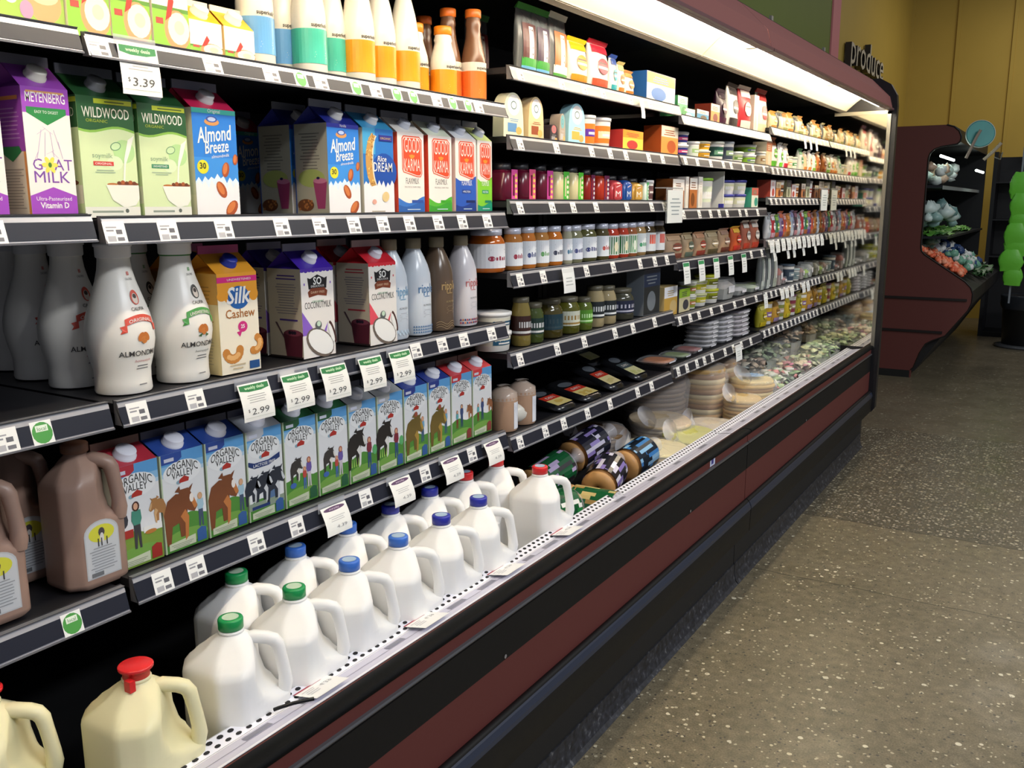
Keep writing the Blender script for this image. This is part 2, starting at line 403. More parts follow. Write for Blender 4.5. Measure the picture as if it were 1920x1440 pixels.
ZS = {'A2': (1.828, 1.793, 1), 'B2': (1.65, 1.612, 0), 'C2': (1.48, 1.442, 0), 'D2': (1.285, 1.243, 0), 'E2': (1.06, 1.018, 0), 'F2': (.818, .776, 0),
      'A3': (1.80, 1.765, 1), 'B3': (1.652, 1.616, 0), 'C3': (1.45, 1.411, 0), 'D3': (1.255, 1.214, 0), 'E3': (1.035, .997, 0), 'F3': (.832, .79, 0),
      'A4': (1.835, 1.799, 1), 'B4': (1.65, 1.611, 0), 'C4': (1.50, 1.464, 0), 'D4': (1.295, 1.255, 0), 'E4': (1.035, .995, 0), 'F4': (.84, .80, 0)}
for k, (t, b, pale) in ZS.items():
    y0, y1, bn = BAY[int(k[1])]
    rr = random.Random(k)
    cs = []; q = y0 + .05
    while q < y1 - .04: cs.append(q); q += rr.uniform(.11, .24) if k[1] == '2' else (rr.uniform(.09, .19) if k[1] == '3' else .085)
    if k == 'D3': cs = [y0 + .95, y0 + 1.12]
    shelf(k, y0, y1, t, b, '%s shelf of the %s of the cooler' % (LEV[k[0]], bn), cs, bool(pale), .034)
# measured goods: kind, centre y, width, height above its shelf, colours, look
GOODS = {
'A2': [
  ('pouch', 2.313, 0.106, 0.183, 'w5a2a2a 40a040 6ab0e0', 'clear meat pouch showing dark slices'),
  ('pouch', 2.393, 0.102, 0.183, 'w4a3a50 40a040 6ab0e0', 'clear meat pouch with white stripe'),
  ('pouch', 2.496, 0.122, 0.188, 'wc07038 f0f0e8 50a040', 'clear meat pouch showing orange sausage'),
  ('bag', 2.626, 0.132, 0.14, 'wf4efe0 f0c818 e89020', 'yellow topped snack bag'),
  ('bag', 2.772, 0.144, 0.153, 'wf4efe8 d82840 e05030', 'red topped snack bag'),
  ('bag', 2.866, 0.053, 0.121, 'wf0f0ea 3050a0 30a0b0', 'small white bag with blue top'),
  ('bag', 2.923, 0.05, 0.106, 'wf4f0e0 d0c080 e07830', 'small white bag with tan top'),
  ('bag', 2.996, 0.079, 0.087, 'wf4f0e8 d8a060 e08030', 'small white bag with orange print'),
  ('box', 3.258, 0.286, 0.104, 'wfbf4ea e88838 3070c0', 'white and orange pastry box with blue side'),
],
'B2': [
  ('egg', 2.222, 0.113, 0.118, 'we8e8c8 f8f8f0 6090c0', 'pale egg shaped pack with round lid top'),
  ('egg', 2.345, 0.094, 0.118, 'we0c89a f8f8f2 9a4a28', 'tan egg shaped pack with white circle'),
  ('egg', 2.45, 0.052, 0.05, 'w302a30 c07070 a0a0a0', 'short dark pink labelled pack'),
  ('egg', 2.503, 0.04, 0.085, 'wb0a090 70b0b8 c0c0c0', 'narrow teal rounded pack'),
  ('egg', 2.597, 0.12, 0.122, 'wa8dce8 f8f8f4 f0b050', 'light blue pack with white oval top'),
  ('tub', 2.718, 0.091, 0.098, 'wf08028 f8f8f4 6030a0', 'orange and purple dip tub'),
  ('tub', 2.83, 0.118, 0.098, 'wf08028 f8f8f4 e8dcb8', 'orange and cream dip tub'),
  ('box', 3.019, 0.184, 0.069, 'wf8d050 f0a030 c03838', 'yellow snack tray with red oval'),
  ('box', 3.354, 0.18, 0.106, 'we89848 f4e8d0 b05020', 'orange sleeved brown pudding box'),
],
'C2': [
  ('juice', 2.214, 0.085, 0.102, 'w5a1028 d850a0 e8d060', 'maroon juice bottle with pink strip'),
  ('juice', 2.312, 0.093, 0.106, 'w5a1028 e05888 e8d060', 'maroon juice bottle with coral strip'),
  ('juice', 2.416, 0.093, 0.105, 'w5a1028 d048a0 e8d060', 'maroon juice bottle with magenta strip'),
  ('juice', 2.518, 0.093, 0.105, 'wd8d0a0 50c040 f0f0d0', 'pale juice bottle with green strip'),
  ('juice', 2.616, 0.087, 0.105, 'wd8d0a0 58d038 f0f0d0', 'cream juice bottle with bright green strip'),
  ('juice', 2.704, 0.069, 0.099, 'w8a2018 702050 e0e0e0', 'red juice bottle with purple strip'),
  ('juice', 2.802, 0.097, 0.099, 'wa83018 702050 e0e0e0', 'orange red juice bottle with purple strip'),
  ('mjuice', 2.904, 0.09, 0.084, 'wc04048 ffffff ffffff', 'red drink bottle with white M'),
  ('mjuice', 2.992, 0.067, 0.086, 'w2858a8 ffffff ffffff', 'blue drink bottle with white M'),
  ('mjuice', 3.078, 0.088, 0.079, 'wd0a048 ffffff ffffff', 'mustard drink bottle with white M'),
  ('juice', 3.152, 0.039, 0.081, 'we0f0e0 40b060 ffffff', 'thin white and green bottle'),
  ('tub', 3.208, 0.065, 0.076, 'w684848 f0f0f0 806060', 'small dark round tub'),
],
'D2': [
  ('jar', 2.16, 0.123, 0.118, 'wc86820 eef0f4 a03048', 'large orange jar with white wrap label'),
  ('jar', 2.262, 0.068, 0.119, 'wb87838 e8eef4 a03048', 'amber jar with white label and red dots'),
  ('jar', 2.339, 0.068, 0.12, 'wc87830 e8eef4 384880', 'golden jar with blue heart label'),
  ('jar', 2.418, 0.069, 0.12, 'wb88040 e8eef4 60a060', 'tan jar with green lettered label'),
  ('jar', 2.502, 0.079, 0.12, 'wd07828 e8eef4 303850', 'orange jar with dark dot label'),
  ('jar', 2.57, 0.043, 0.119, 'wa8a890 e8eef4 5080a0', 'narrow grey jar with white label'),
  ('jar', 2.638, 0.075, 0.119, 'w888868 e0e8f4 404880', 'grey jar with navy dot label'),
  ('jar', 2.737, 0.106, 0.121, 'w606038 e8eef4 404880', 'olive jar with navy dot label'),
  ('jar', 2.835, 0.066, 0.121, 'w585030 e8eef4 c05048', 'olive jar with pink printed label'),
  ('jar', 2.914, 0.073, 0.119, 'wc04028 2f7a40 e8e0c0', 'red jar with green portrait label'),
  ('jar', 2.996, 0.063, 0.12, 'wc04028 2f7a40 e8e0c0', 'red jar with dark green label'),
  ('jar', 3.069, 0.066, 0.12, 'wa06038 3a9850 e8f0e0', 'brown jar with bright green label'),
  ('jar', 3.148, 0.074, 0.121, 'wa88858 e8f0f0 40a070', 'tan jar with mint square label'),
  ('jar', 3.238, 0.087, 0.121, 'w58482c e8eef0 e05030', 'dark jar with red square label'),
  ('jar', 3.328, 0.075, 0.122, 'w58482c f0f2f4 e05038', 'dark jar with red edged label'),
],
'E2': [
  ('tubstack', 2.194, 0.133, 0.111, 'we8e4d0 f0f0ee 205878', 'stack of white lidded blue labelled tubs'),
  ('djar', 2.309, 0.068, 0.143, 'w8a7a40 3a1c18 d8d8d8', 'tall yellow jar with brown label'),
  ('djar', 2.386, 0.075, 0.12, 'w4a5828 1c3830 e0e0e0', 'green jar with black banded label'),
  ('djar', 2.504, 0.112, 0.12, 'w504820 1a3c48 304850', 'wide dark jar with teal label'),
  ('djar', 2.621, 0.102, 0.117, 'w606020 d8dcc8 a08040', 'olive jar with cream label'),
  ('djar', 2.716, 0.075, 0.108, 'w607028 58982c c8f0b0', 'jar with bright green label'),
  ('djar', 2.805, 0.078, 0.139, 'wb0a078 20282c e8ecec', 'tan jar with black and white bands'),
  ('djar', 2.9, 0.087, 0.132, 'wb0a078 20282c e8ecec', 'second tan jar with black and white bands'),
  ('djar', 3.046, 0.16, 0.111, 'w4a4a3c 1c2440 c8c8d8', 'wide dark jar with navy label'),
  ('box', 3.222, 0.165, 0.17, 'w23282c 1c2c48 707880', 'tall dark box with blue band'),
],
'F2': [
  ('sausage', 2.23, 0.096, 0.13, 'wb8957a e8ecf4', 'tan deli log with white barcode strip'),
  ('sausage', 2.337, 0.1, 0.129, 'wb8957a e8ecf4', 'second tan deli log with barcode strip'),
],
'A3': [
  ('box', 3.474, 0.111, 0.076, 'w70c090 e8f0e8 50a060', 'green striped small tray'),
  ('box', 3.54, 0.149, 0.036, 'w80c8e0 e8f0e8 ffffff', 'flat light blue tray'),
  ('box', 3.701, 0.148, 0.043, 'w4898c8 d8e8f0 60503c', 'flat blue tray'),
  ('box', 3.848, 0.118, 0.079, 'we89850 f8e8c0 803020', 'small orange patterned box'),
  ('bag', 3.97, 0.111, 0.152, 'w2c0f28 2c0f28 481838', 'tall dark maroon bag'),
  ('bag', 4.117, 0.154, 0.191, 'wf0ece8 383030 302828', 'white bag with black scribble print'),
  ('bag', 4.29, 0.157, 0.198, 'wb82830 f4eae4 f0e0d8', 'red bag with white star'),
  ('box', 4.417, 0.074, 0.168, 'wf0ece0 f0ece0 d8d0c0', 'plain white narrow box'),
  ('bag', 4.552, 0.157, 0.209, 'wf0ecd8 c83030 e8d8b0', 'white bag with red lower half'),
],
'B3': [
  ('stacktub2', 3.544, 0.121, 0.097, 'w28307a f4f4f4 d05080', 'white tubs stacked with navy label'),
  ('tub', 3.67, 0.092, 0.067, 'wd8e0d0 f4f4ec a0c080', 'small white tub with pale label'),
  ('stacktub2', 3.801, 0.13, 0.074, 'we8a818 f8f0d0 c09030', 'white lidded tubs stacked with yellow label'),
  ('tub', 3.974, 0.133, 0.083, 'w205040 e8e8d8 70a080', 'dark green dip tub'),
  ('tub', 4.11, 0.111, 0.091, 'w404858 d0d4d8 90a880', 'blue grey dip tub'),
  ('tub', 4.248, 0.133, 0.053, 'wa8b888 e8ece0 60883c', 'short pale green tub'),
  ('stacktub2', 4.442, 0.202, 0.094, 'w90c030 f4f4ec 708090', 'white tubs stacked with lime label'),
  ('tub', 4.602, 0.081, 0.069, 'wb8a888 e8e0d0 80603c', 'small beige tub'),
],
'C3': [
  ('box', 3.46, 0.13, 0.115, 'wb07040 f4f0e8 7c4820', 'brown carton with white top'),
  ('box', 3.554, 0.035, 0.126, 'wece8dc f4f0e8 e0d8c8', 'thin white carton'),
  ('box', 3.624, 0.091, 0.123, 'wb87038 f4f0e8 7c4820', 'brown carton with twin pictures'),
  ('box', 3.706, 0.051, 0.129, 'wece8dc f4f0e8 e0d8c8', 'narrow white carton'),
  ('tub2', 3.848, 0.208, 0.128, 'we8f0d0 90c838 f8f8f0', 'white and lime tall tub'),
  ('panel', 3.998, 0.064, 0.159, 'weeeeea eeeeea 3838a0', 'white upright divider card'),
  ('stacktub3', 4.138, 0.189, 0.125, 'we8e8c0 383c98 f8f8f0', 'blue lidded white cream tubs'),
  ('stacktub3', 4.314, 0.146, 0.129, 'we8e8c0 404098 f8f8f0', 'second blue lidded cream tubs'),
  ('box', 4.459, 0.112, 0.096, 'we8ecd8 d06050 40a088', 'small white carton with pink lid'),
],
'D3': [
  ('bag', 3.467, 0.166, 0.099, 'wb09478 c0a080 8a4838', 'tan pouch with red lower print'),
  ('bag', 3.623, 0.122, 0.1, 'wb09878 b0a080 607060', 'tan pouch with green print'),
  ('bag', 3.764, 0.137, 0.1, 'wb09070 c09070 a04030', 'tan pouch with red edge'),
  ('bag', 3.915, 0.139, 0.101, 'wa89474 b0a080 5c5030', 'tan pouch with olive print'),
  ('bag', 4.08, 0.164, 0.107, 'wb09070 a08070 703828', 'tan pouch with brown oval'),
  ('bag', 4.248, 0.144, 0.113, 'wc85828 e8b840 d03828', 'bright red and yellow pouch'),
  ('bag', 4.393, 0.118, 0.137, 'wa86048 d0c8c0 c04028', 'dark red topped pouch'),
  ('bag', 4.534, 0.134, 0.138, 'wa86048 d0c8c0 c04028', 'orange and brown topped pouch'),
],
'E3': [
  ('box', 3.415, 0.147, 0.116, 'wc8a048 e8ecf4 c8b078', 'golden box with white window'),
  ('box', 3.566, 0.133, 0.096, 'wd0c8a0 90b830 404048', 'white and green dotted box'),
  ('stacktub2', 3.697, 0.096, 0.115, 'w90a040 d8dcd0 c87850', 'clear cups stacked with green label'),
  ('stacktub2', 3.825, 0.136, 0.111, 'wb8b828 c8cc98 e0d040', 'yellow green tubs stacked two high'),
  ('stacktub2', 3.977, 0.144, 0.126, 'w98a018 c8cc28 686818', 'lime lidded tubs stacked two high'),
  ('clam', 4.178, 0.219, 0.098, 'wb8b0a8', 'grey clear clamshell pile'),
  ('clam', 4.388, 0.169, 0.045, 'wd0ccc8', 'white clear clamshell tray'),
  ('clam', 4.592, 0.175, 0.038, 'wc8d4b0', 'pale green clear tray'),
  ('clam', 4.796, 0.197, 0.028, 'wb8e030', 'lime green vegetable tray'),
],
'F3': [
  ('clam', 3.47, 0.188, 0.019, 'wd07828', 'orange cracker packs lying flat'),
  ('clam', 3.65, 0.14, 0.016, 'w8ca060', 'mixed green snack pack'),
  ('clam', 3.798, 0.135, 0.024, 'w9c4038', 'red striped snack pack'),
  ('clamstack', 3.978, 0.175, 0.123, 'wc8c4c8', 'tall stack of clear lidded trays'),
  ('clamstack', 4.18, 0.205, 0.127, 'wc4c0c8', 'clear lidded trays stacked high'),
  ('clamstack', 4.421, 0.252, 0.129, 'wc8bcc4', 'tallest stack of clear lidded trays'),
],
'A4': [
  ('bag', 4.748, 0.097, 0.091, 'we8d8a8 e0a850 c89040', 'golden cheese bag'),
  ('pouch', 4.853, 0.097, 0.097, 'wd8c8a0 c0b890 b86838', 'clear cheese pouch'),
  ('bag', 4.957, 0.097, 0.1, 'we8dcb8 d09858 a0a060', 'cream snack bag'),
  ('bag', 5.062, 0.097, 0.107, 'we8d8a8 e0a850 c89040', 'golden cheese bag'),
  ('pouch', 5.166, 0.097, 0.097, 'wd8c8a0 c0b890 b86838', 'clear cheese pouch'),
  ('bag', 5.271, 0.097, 0.106, 'we8dcb8 d09858 a0a060', 'cream snack bag'),
  ('bag', 5.375, 0.097, 0.061, 'we8d8a8 e0a850 c89040', 'golden cheese bag'),
  ('pouch', 5.48, 0.097, 0.083, 'wd8c8a0 c0b890 b86838', 'clear cheese pouch'),
  ('bag', 5.584, 0.097, 0.107, 'we8dcb8 d09858 a0a060', 'cream snack bag'),
  ('bag', 5.689, 0.097, 0.092, 'we8d8a8 e0a850 c89040', 'golden cheese bag'),
  ('pouch', 5.793, 0.097, 0.105, 'wd8c8a0 c0b890 b86838', 'clear cheese pouch'),
  ('bag', 5.898, 0.097, 0.066, 'we8dcb8 d09858 a0a060', 'cream snack bag'),
],
'B4': [
  ('box', 4.66, 0.1, 0.12, 'wd8b890 b06840 d0c8b0', 'brown and white patterned box'),
  ('bag', 4.78, 0.11, 0.15, 'wf0e8d8 c06830 60b030', 'tall white bag with orange and green print'),
  ('bag', 4.9, 0.07, 0.13, 'wf4f0e8 f4f0e8 70c030', 'white bag with lime base'),
  ('bag', 5.0, 0.08, 0.13, 'wf0ece4 d8c8b0 d02838', 'white bag with red base'),
  ('tub', 5.1, 0.09, 0.07, 'we8d8b0 f0e8c8 d8a070', 'cream round cheese tub'),
  ('tub', 5.2, 0.09, 0.07, 'wf0ecd0 e0e8c8 60a060', 'pale cheese wedge tub'),
  ('bag', 5.31, 0.08, 0.12, 'we8e8d8 60a870 e0e8d0', 'green striped white bag'),
  ('bag', 5.41, 0.08, 0.11, 'we8d0a0 f0e8d8 e08838', 'orange based snack bag'),
  ('bag', 5.51, 0.08, 0.12, 'wf4e8d8 f8f4f0 e89040', 'white bag with orange cheese window'),
  ('bag', 5.61, 0.08, 0.11, 'we8ecd8 f0f0e8 90c040', 'white bag with green base'),
  ('bag', 5.71, 0.08, 0.12, 'wc87838 d8b890 a05020', 'orange cheddar bag'),
],
'C4': [
  ('box', 4.759, 0.094, 0.089, 'we8e4e8 e0d8d8 c05040', 'white boxed cheese'),
  ('box', 4.86, 0.094, 0.08, 'wd89050 f0d8b0 703820', 'orange snack box'),
  ('tub', 4.961, 0.094, 0.092, 'wb87848 e8d8c8 483020', 'brown lidded tub'),
  ('box', 5.062, 0.094, 0.093, 'wc8c8a8 483838 808060', 'olive and black box'),
  ('box', 5.163, 0.094, 0.071, 'we8e4e8 e0d8d8 c05040', 'white boxed cheese'),
  ('tub', 5.264, 0.094, 0.079, 'wd89050 f0d8b0 703820', 'orange snack box'),
  ('box', 5.365, 0.094, 0.081, 'wb87848 e8d8c8 483020', 'brown lidded tub'),
  ('box', 5.466, 0.094, 0.107, 'wc8c8a8 483838 808060', 'olive and black box'),
  ('tub', 5.567, 0.094, 0.101, 'we8e4e8 e0d8d8 c05040', 'white boxed cheese'),
  ('box', 5.668, 0.094, 0.076, 'wd89050 f0d8b0 703820', 'orange snack box'),
  ('box', 5.769, 0.094, 0.102, 'wb87848 e8d8c8 483020', 'brown lidded tub'),
  ('tub', 5.87, 0.094, 0.076, 'wc8c8a8 483838 808060', 'olive and black box'),
],
'D4': [
  ('bag', 4.749, 0.069, 0.132, 'wc8ccd0 8a9098 b0b8c0', 'silver deli pouch'),
  ('bag', 4.824, 0.069, 0.123, 'wb83038 e0d8e0 c8a0b0', 'red and white deli pouch'),
  ('bag', 4.898, 0.069, 0.12, 'w3c7858 90c050 a86038', 'green topped deli pouch'),
  ('bag', 4.973, 0.069, 0.137, 'w9888a8 c86848 604080', 'purple deli pouch'),
  ('bag', 5.047, 0.069, 0.124, 'wc05038 d0a0a0 a87048', 'red deli pouch'),
  ('bag', 5.122, 0.069, 0.124, 'wc88038 d89048 905828', 'orange deli pouch'),
  ('bag', 5.196, 0.069, 0.14, 'wa8b8c8 8888b8 c0c8d0', 'pale blue deli pouch'),
  ('bag', 5.271, 0.069, 0.137, 'w504048 906070 b88088', 'dark striped deli pouch'),
  ('bag', 5.345, 0.069, 0.126, 'wc8ccd0 8a9098 b0b8c0', 'silver deli pouch'),
  ('bag', 5.419, 0.069, 0.139, 'wb83038 e0d8e0 c8a0b0', 'red and white deli pouch'),
  ('bag', 5.494, 0.069, 0.131, 'w3c7858 90c050 a86038', 'green topped deli pouch'),
  ('bag', 5.568, 0.069, 0.134, 'w9888a8 c86848 604080', 'purple deli pouch'),
  ('bag', 5.643, 0.069, 0.124, 'wc05038 d0a0a0 a87048', 'red deli pouch'),
  ('bag', 5.717, 0.069, 0.139, 'wc88038 d89048 905828', 'orange deli pouch'),
  ('bag', 5.792, 0.069, 0.134, 'wa8b8c8 8888b8 c0c8d0', 'pale blue deli pouch'),
  ('bag', 5.866, 0.069, 0.139, 'w504048 906070 b88088', 'dark striped deli pouch'),
  ('bag', 5.941, 0.069, 0.138, 'wc8ccd0 8a9098 b0b8c0', 'silver deli pouch'),
],
'E4': [
  ('pouch', 4.68, 0.07, 0.22, 'wa0a8a0 c8d0c8 b0b8b0', 'long clear hanging pack'),
  ('pouch', 4.78, 0.08, 0.22, 'wb8c0b8 c8d0c8 d0d8d0', 'long pale green clear pack'),
  ('pouch', 4.9, 0.08, 0.22, 'wb0b4a8 a8b0a0 b8c0b0', 'long grey clear pack'),
  ('clam', 5.02, 0.1, 0.11, 'wb04828', 'orange red meat tray'),
  ('clam', 5.14, 0.1, 0.04, 'wc88078', 'pink sliced meat tray'),
  ('tub', 5.27, 0.1, 0.1, 'w405060 586878 90a0a8', 'dark blue tub on side'),
  ('tub', 5.39, 0.1, 0.07, 'w90a0a0 b8c8c8 70888c', 'grey lidded tub'),
  ('clam', 5.5, 0.09, 0.08, 'wb08878', 'pink grey tray'),
  ('clam', 5.61, 0.09, 0.06, 'wb0d838', 'lime green tray'),
  ('clam', 5.71, 0.08, 0.09, 'wc0c0b8', 'pale clear tray'),
],
'F4': [
  ('bag', 4.741, 0.113, 0.119, 'wa8a028 c8c068 d0b820', 'yellow fruit snack bag'),
  ('tub2', 4.862, 0.113, 0.121, 'wd0a828 c8a850 9068a0', 'purple and gold tub'),
  ('bag', 4.984, 0.113, 0.115, 'wc89838 a07830 a088b0', 'amber snack bag'),
  ('tub2', 5.105, 0.113, 0.114, 'w889048 60483c c8b0a0', 'olive labelled tub'),
  ('bag', 5.227, 0.113, 0.112, 'wd8b828 a89820 e0d040', 'bright yellow bag'),
  ('tub2', 5.348, 0.113, 0.119, 'w903848 a87090 b09878', 'crimson labelled tub'),
  ('bag', 5.47, 0.113, 0.128, 'wa8a028 c8c068 d0b820', 'yellow fruit snack bag'),
  ('tub2', 5.591, 0.113, 0.11, 'wd0a828 c8a850 9068a0', 'purple and gold tub'),
  ('bag', 5.713, 0.113, 0.13, 'wc89838 a07830 a088b0', 'amber snack bag'),
  ('tub2', 5.834, 0.113, 0.12, 'w889048 60483c c8b0a0', 'olive labelled tub'),
  ('bag', 5.956, 0.113, 0.119, 'wd8b828 a89820 e0d040', 'bright yellow bag'),
  ('tub2', 6.077, 0.113, 0.135, 'w903848 a87090 b09878', 'crimson labelled tub'),
],
}
# ================================================================== milk bay goods
def carton(w, d, h, art, top, sidecol, capc='f2f2f4', g=.036, fin=.015, finc=None, edge=None, name='milk_carton', sideart=None, cr=1.):
    """gable topped carton; front face is +x, base centre at the origin"""
    r = empty(name)
    b = MB(); wm = M(sidecol, .35)
    b.box(-d / 2, d / 2, -w / 2, w / 2, 0, h, wm)
    f = front(d / 2, .00025)
    art(b, f, w, h)
    if sideart: sideart(b, side(-w / 2, .00025), d, h)
    kid('carton_body', b, r)
    t = MB(); tm = M(top, .35)
    X, Y = d / 2, w / 2; Z1 = h + g
    vs = [(X, -Y, h), (X, Y, h), (-X, Y, h), (-X, -Y, h), (.001, -Y, Z1), (.001, Y, Z1), (-.001, Y, Z1), (-.001, -Y, Z1), (0, -Y + .022, h + g * .35), (0, Y - .022, h + g * .35)]
    t.add(vs, [(0, 1, 5, 4), (2, 3, 7, 6), (0, 4, 8), (3, 8, 7), (0, 8, 3), (1, 9, 5), (2, 6, 9), (1, 2, 9)], tm)
    t.box(-.0015, .0015, -Y, Y, Z1 - .001, Z1 + fin, M(finc or top, .4))
    kid('gable_top', t, r)
    c = MB(); mp = capmap(X, h, g)
    rings = []
    for rad, hh in ((.0165, -.002), (.0165, .004), (.0148, .005), (.0148, .013), (.0138, .0145), (.002, .0148)):
        rad *= cr
        rings.append([mp(rad * math.cos(2 * math.pi * i / 20), rad * math.sin(2 * math.pi * i / 20), hh) for i in range(20)])
    c.loft(rings, M(capc, .35))
    kid('screw_cap', c, r)
    return r
def capmap(X, h, g):
    t = Vector((-X, 0, g)).normalized(); nrm = Vector((g, 0, X)).normalized(); mid = Vector((X * .52, 0, h + g * .48))
    return lambda a, b, k: tuple(mid + Vector((0, 1, 0)) * a + t * b + nrm * k)
def sx(mb, mp, pts, c, k=2, s=1., u0=0., v0=0.):
    return mb.poly([(u0 + u * s, v0 + v * s) for u, v in pts], mp, M(c, .4) if isinstance(c, str) else c, k)
# ---- purple goat milk
def a_goat(b, m, w, h):
    P, W_ = M('a04cc0', .4), M('f4efe8', .4)
    b.rect(-w / 2, w / 2, 0, h, m, W_, 1)
    b.rect(-w / 2, w / 2, h * .80, h, m, P, 2)
    b.rect(-w * .4, w * .4, h * .955, h * .972, m, M('d8a060'), 3)
    b.text('MEYENBERG', 0, h * .885, .016, m, WHITE, 3, bold=.008, fit=w * .84, sy=1.3)
    sx(b, m, [(-w * .42, h * .80), (0, h * .71), (w * .42, h * .80), (w * .42, h * .845), (-w * .42, h * .845)], '2f8a48', 3)
    b.text('EASY TO DIGEST', 0, h * .80, .006, m, WHITE, 4, fit=w * .5)
    b.poly([(-w / 2, 0), (w / 2, 0), (w / 2, h * .155), (0, h * .225), (-w / 2, h * .155)], m, P, 2)
    b.text('Ultra-Pasteurized', 0, h * .118, .0085, m, WHITE, 3, fit=w * .76)
    b.text('Vitamin D', 0, h * .058, .0125, m, WHITE, 3, fit=w * .62, bold=.02)
    pur = M('8050a8')
    b.text('G', -w * .29, h * .36, .024, m, pur, 3); b.text('AT', w * .26, h * .36, .024, m, pur, 3)
    b.text('MILK', 0, h * .26, .025, m, pur, 3, fit=w * .76)
    for i in range(6):
        a = i * math.pi / 3; b.ell(-w * .03 + .0075 * math.cos(a), h * .4 + .0075 * math.sin(a), .006, .0034, m, M('e8e060'), 4, 10, rot=a)
    b.ell(-w * .03, h * .4, .003, .004, m, M('4a7a30'), 5, 10)
    for u, v, a, l in ((-.16, .66, .4, .2), (-.02, .67, -.4, .22), (-.2, .6, 1.2, .25), (-.1, .56, 1.4, .3), (.05, .56, 1.7, .3), (.16, .6, 2., .26), (-.26, .5, 1.2, .22), (.22, .52, 1.9, .22), (-.3, .47, .9, .15), (0, .5, .3, .18), (.1, .48, 2.6, .16)):
        q = w * l / 2; c, d = math.cos(a) * q, math.sin(a) * q * 1.6
        b.poly([(w * u - c, h * v - d), (w * u + c, h * v + d), (w * u + c + .0008, h * v + d), (w * u - c + .0008, h * v - d)], m, M('c0a8cc'), 3)
def s_goat(b, m, d, h):
    b.rect(-d / 2, d / 2, h * .5, h, m, M('9445b2', .4), 1); b.rect(-d / 2, d / 2, 0, h * .5, m, M('d8cfc4', .4), 1)
    b.rect(d * .44, d / 2, 0, h * .5, m, M('d89050'), 2); b.rect(-d * .4, d * .4, h * .9, h * .93, m, M('d89050'), 2)
    b.lines(-d * .38, d * .4, h * .6, h * .86, 8, m, M('b88ac8'), 2, .3); b.lines(-d * .35, d * .4, .01, h * .38, 14, m, M('a09890'), 2, .35)
    b.poly([(-.02, h * .5), (.01, h * .42), (.035, h * .5), (.03, h * .54), (-.015, h * .54)], m, M('2f7a48'), 3)
# ---- green soy
def a_wild(kind):
    bc = 'd04038' if kind == 0 else '2a8a60'
    def art(b, m, w, h):
        b.rect(-w / 2, w / 2, 0, h, m, M('d4e6b4', .4), 1)
        b.ell(w * .28, h * .56, w * .2, h * .1, m, M('b4dc98', .4), 2); b.ell(w * .1, h * .46, w * .14, h * .06, m, M('dcecc4'), 2)
        b.poly([(-w / 2, h), (-w / 2, h * .73)] + [(-w / 2 + w * i / 10, h * (.725 - .022 * math.sin(i / 10 * 6.28 + .4))) for i in range(11)] + [(w / 2, h * .73), (w / 2, h)], m, M('8cc050'), 2)
        b.poly([(-w / 2, h), (-w / 2, h * .745)] + [(-w / 2 + w * i / 10, h * (.745 - .022 * math.sin(i / 10 * 6.28 + .4))) for i in range(11)] + [(w / 2, h * .745), (w / 2, h)], m, M('2c5c34', .4), 3)
        b.rect(-w * .2, w * .48, h * .945, h * .985, m, M('c8d838'), 4); b.lines(-w * .12, w * .45, h * .958, h * .975, 1, m, M('5a7030'), 5, .6)
        b.text('WILDWOOD', 0, h * .83, .02, m, M('f0efe0'), 5, fit=w * .84, bold=.006, sy=1.15)
        b.text('ORGANIC', -w * .17, h * .79, .007, m, M('a8b830'), 5, fit=w * .38)
        gi = M('6a9a70'); b.ell(w * .13, h * .6, w * .1, h * .035, m, gi, 4, rot=.3); b.ell(w * .13, h * .6, w * .085, h * .028, m, M('c8e4b0'), 5, rot=.3)
        b.text('soymilk', -w * .12, h * .5, .011, m, M('8aa888'), 4, fit=w * .36)
        b.rect(-w * .29, w * .07, h * .435, h * .47, m, M(bc), 4); b.text('ORIGINAL' if kind == 0 else 'UNSWEETENED', -w * .11, h * .443, .005, m, WHITE, 5, fit=w * .3)
        b.lines(-w * .3, w * .12, h * .375, h * .41, 2, m, M('a0b89c'), 4)
        # pouring milk, bowl and cereal
        b.poly([(w * .36, h * .66), (w * .48, h * .7), (w * .4, h * .58), (w * .29, h * .45), (w * .255, h * .3), (w * .22, h * .3), (w * .27, h * .5)], m, M('f4f6e8'), 5)
        b.ell(w * .3, h * .285, w * .2, h * .02, m, M('8a4a28'), 5); b.ell(w * .02, h * .28, w * .1, h * .012, m, M('c07840'), 5)
        for i in range(5): b.ell(w * (.14 + .07 * i), h * (.292 + .008 * (i % 2)), w * .04, h * .016, m, M('a85a30' if i % 2 else '6e3820'), 6, 10)
        b.poly([(-w * .1, h * .275), (w * .5, h * .275), (w * .5, h * .16), (w * .42, h * .1), (w * .2, h * .085), (0, h * .15)], m, M('eceee2', .4), 6)
        b.rect(-w / 2, w / 2, 0, h * .09, m, M('e4e6dc', .4), 4); b.lines(-w * .4, w * .2, h * .04, h * .07, 1, m, M('909c90'), 6, .6)
        b.ell(w * .25, h * .055, .0035, .0035, m, M('606860'), 6, 10)
    return art
def s_wild(b, m, d, h):
    b.rect(-d / 2, d / 2, h * .74, h, m, M('2c5c34', .4), 1); b.rect(-d / 2, d / 2, 0, h * .74, m, M('c4d8a8', .4), 1); b.rect(0, d / 2, h * .945, h * .985, m, M('c8d838'), 2)
    b.text('WILDWOOD', 0, h * .83, .02, m, M('d8d8c8'), 2, fit=d * .84); b.ell(.01, h * .29, d * .3, h * .03, m, M('7a4428'), 2); b.poly([(-.03, h * .27), (d / 2, h * .27), (d / 2, h * .12), (0, h * .1)], m, M('dcdccc'), 3)
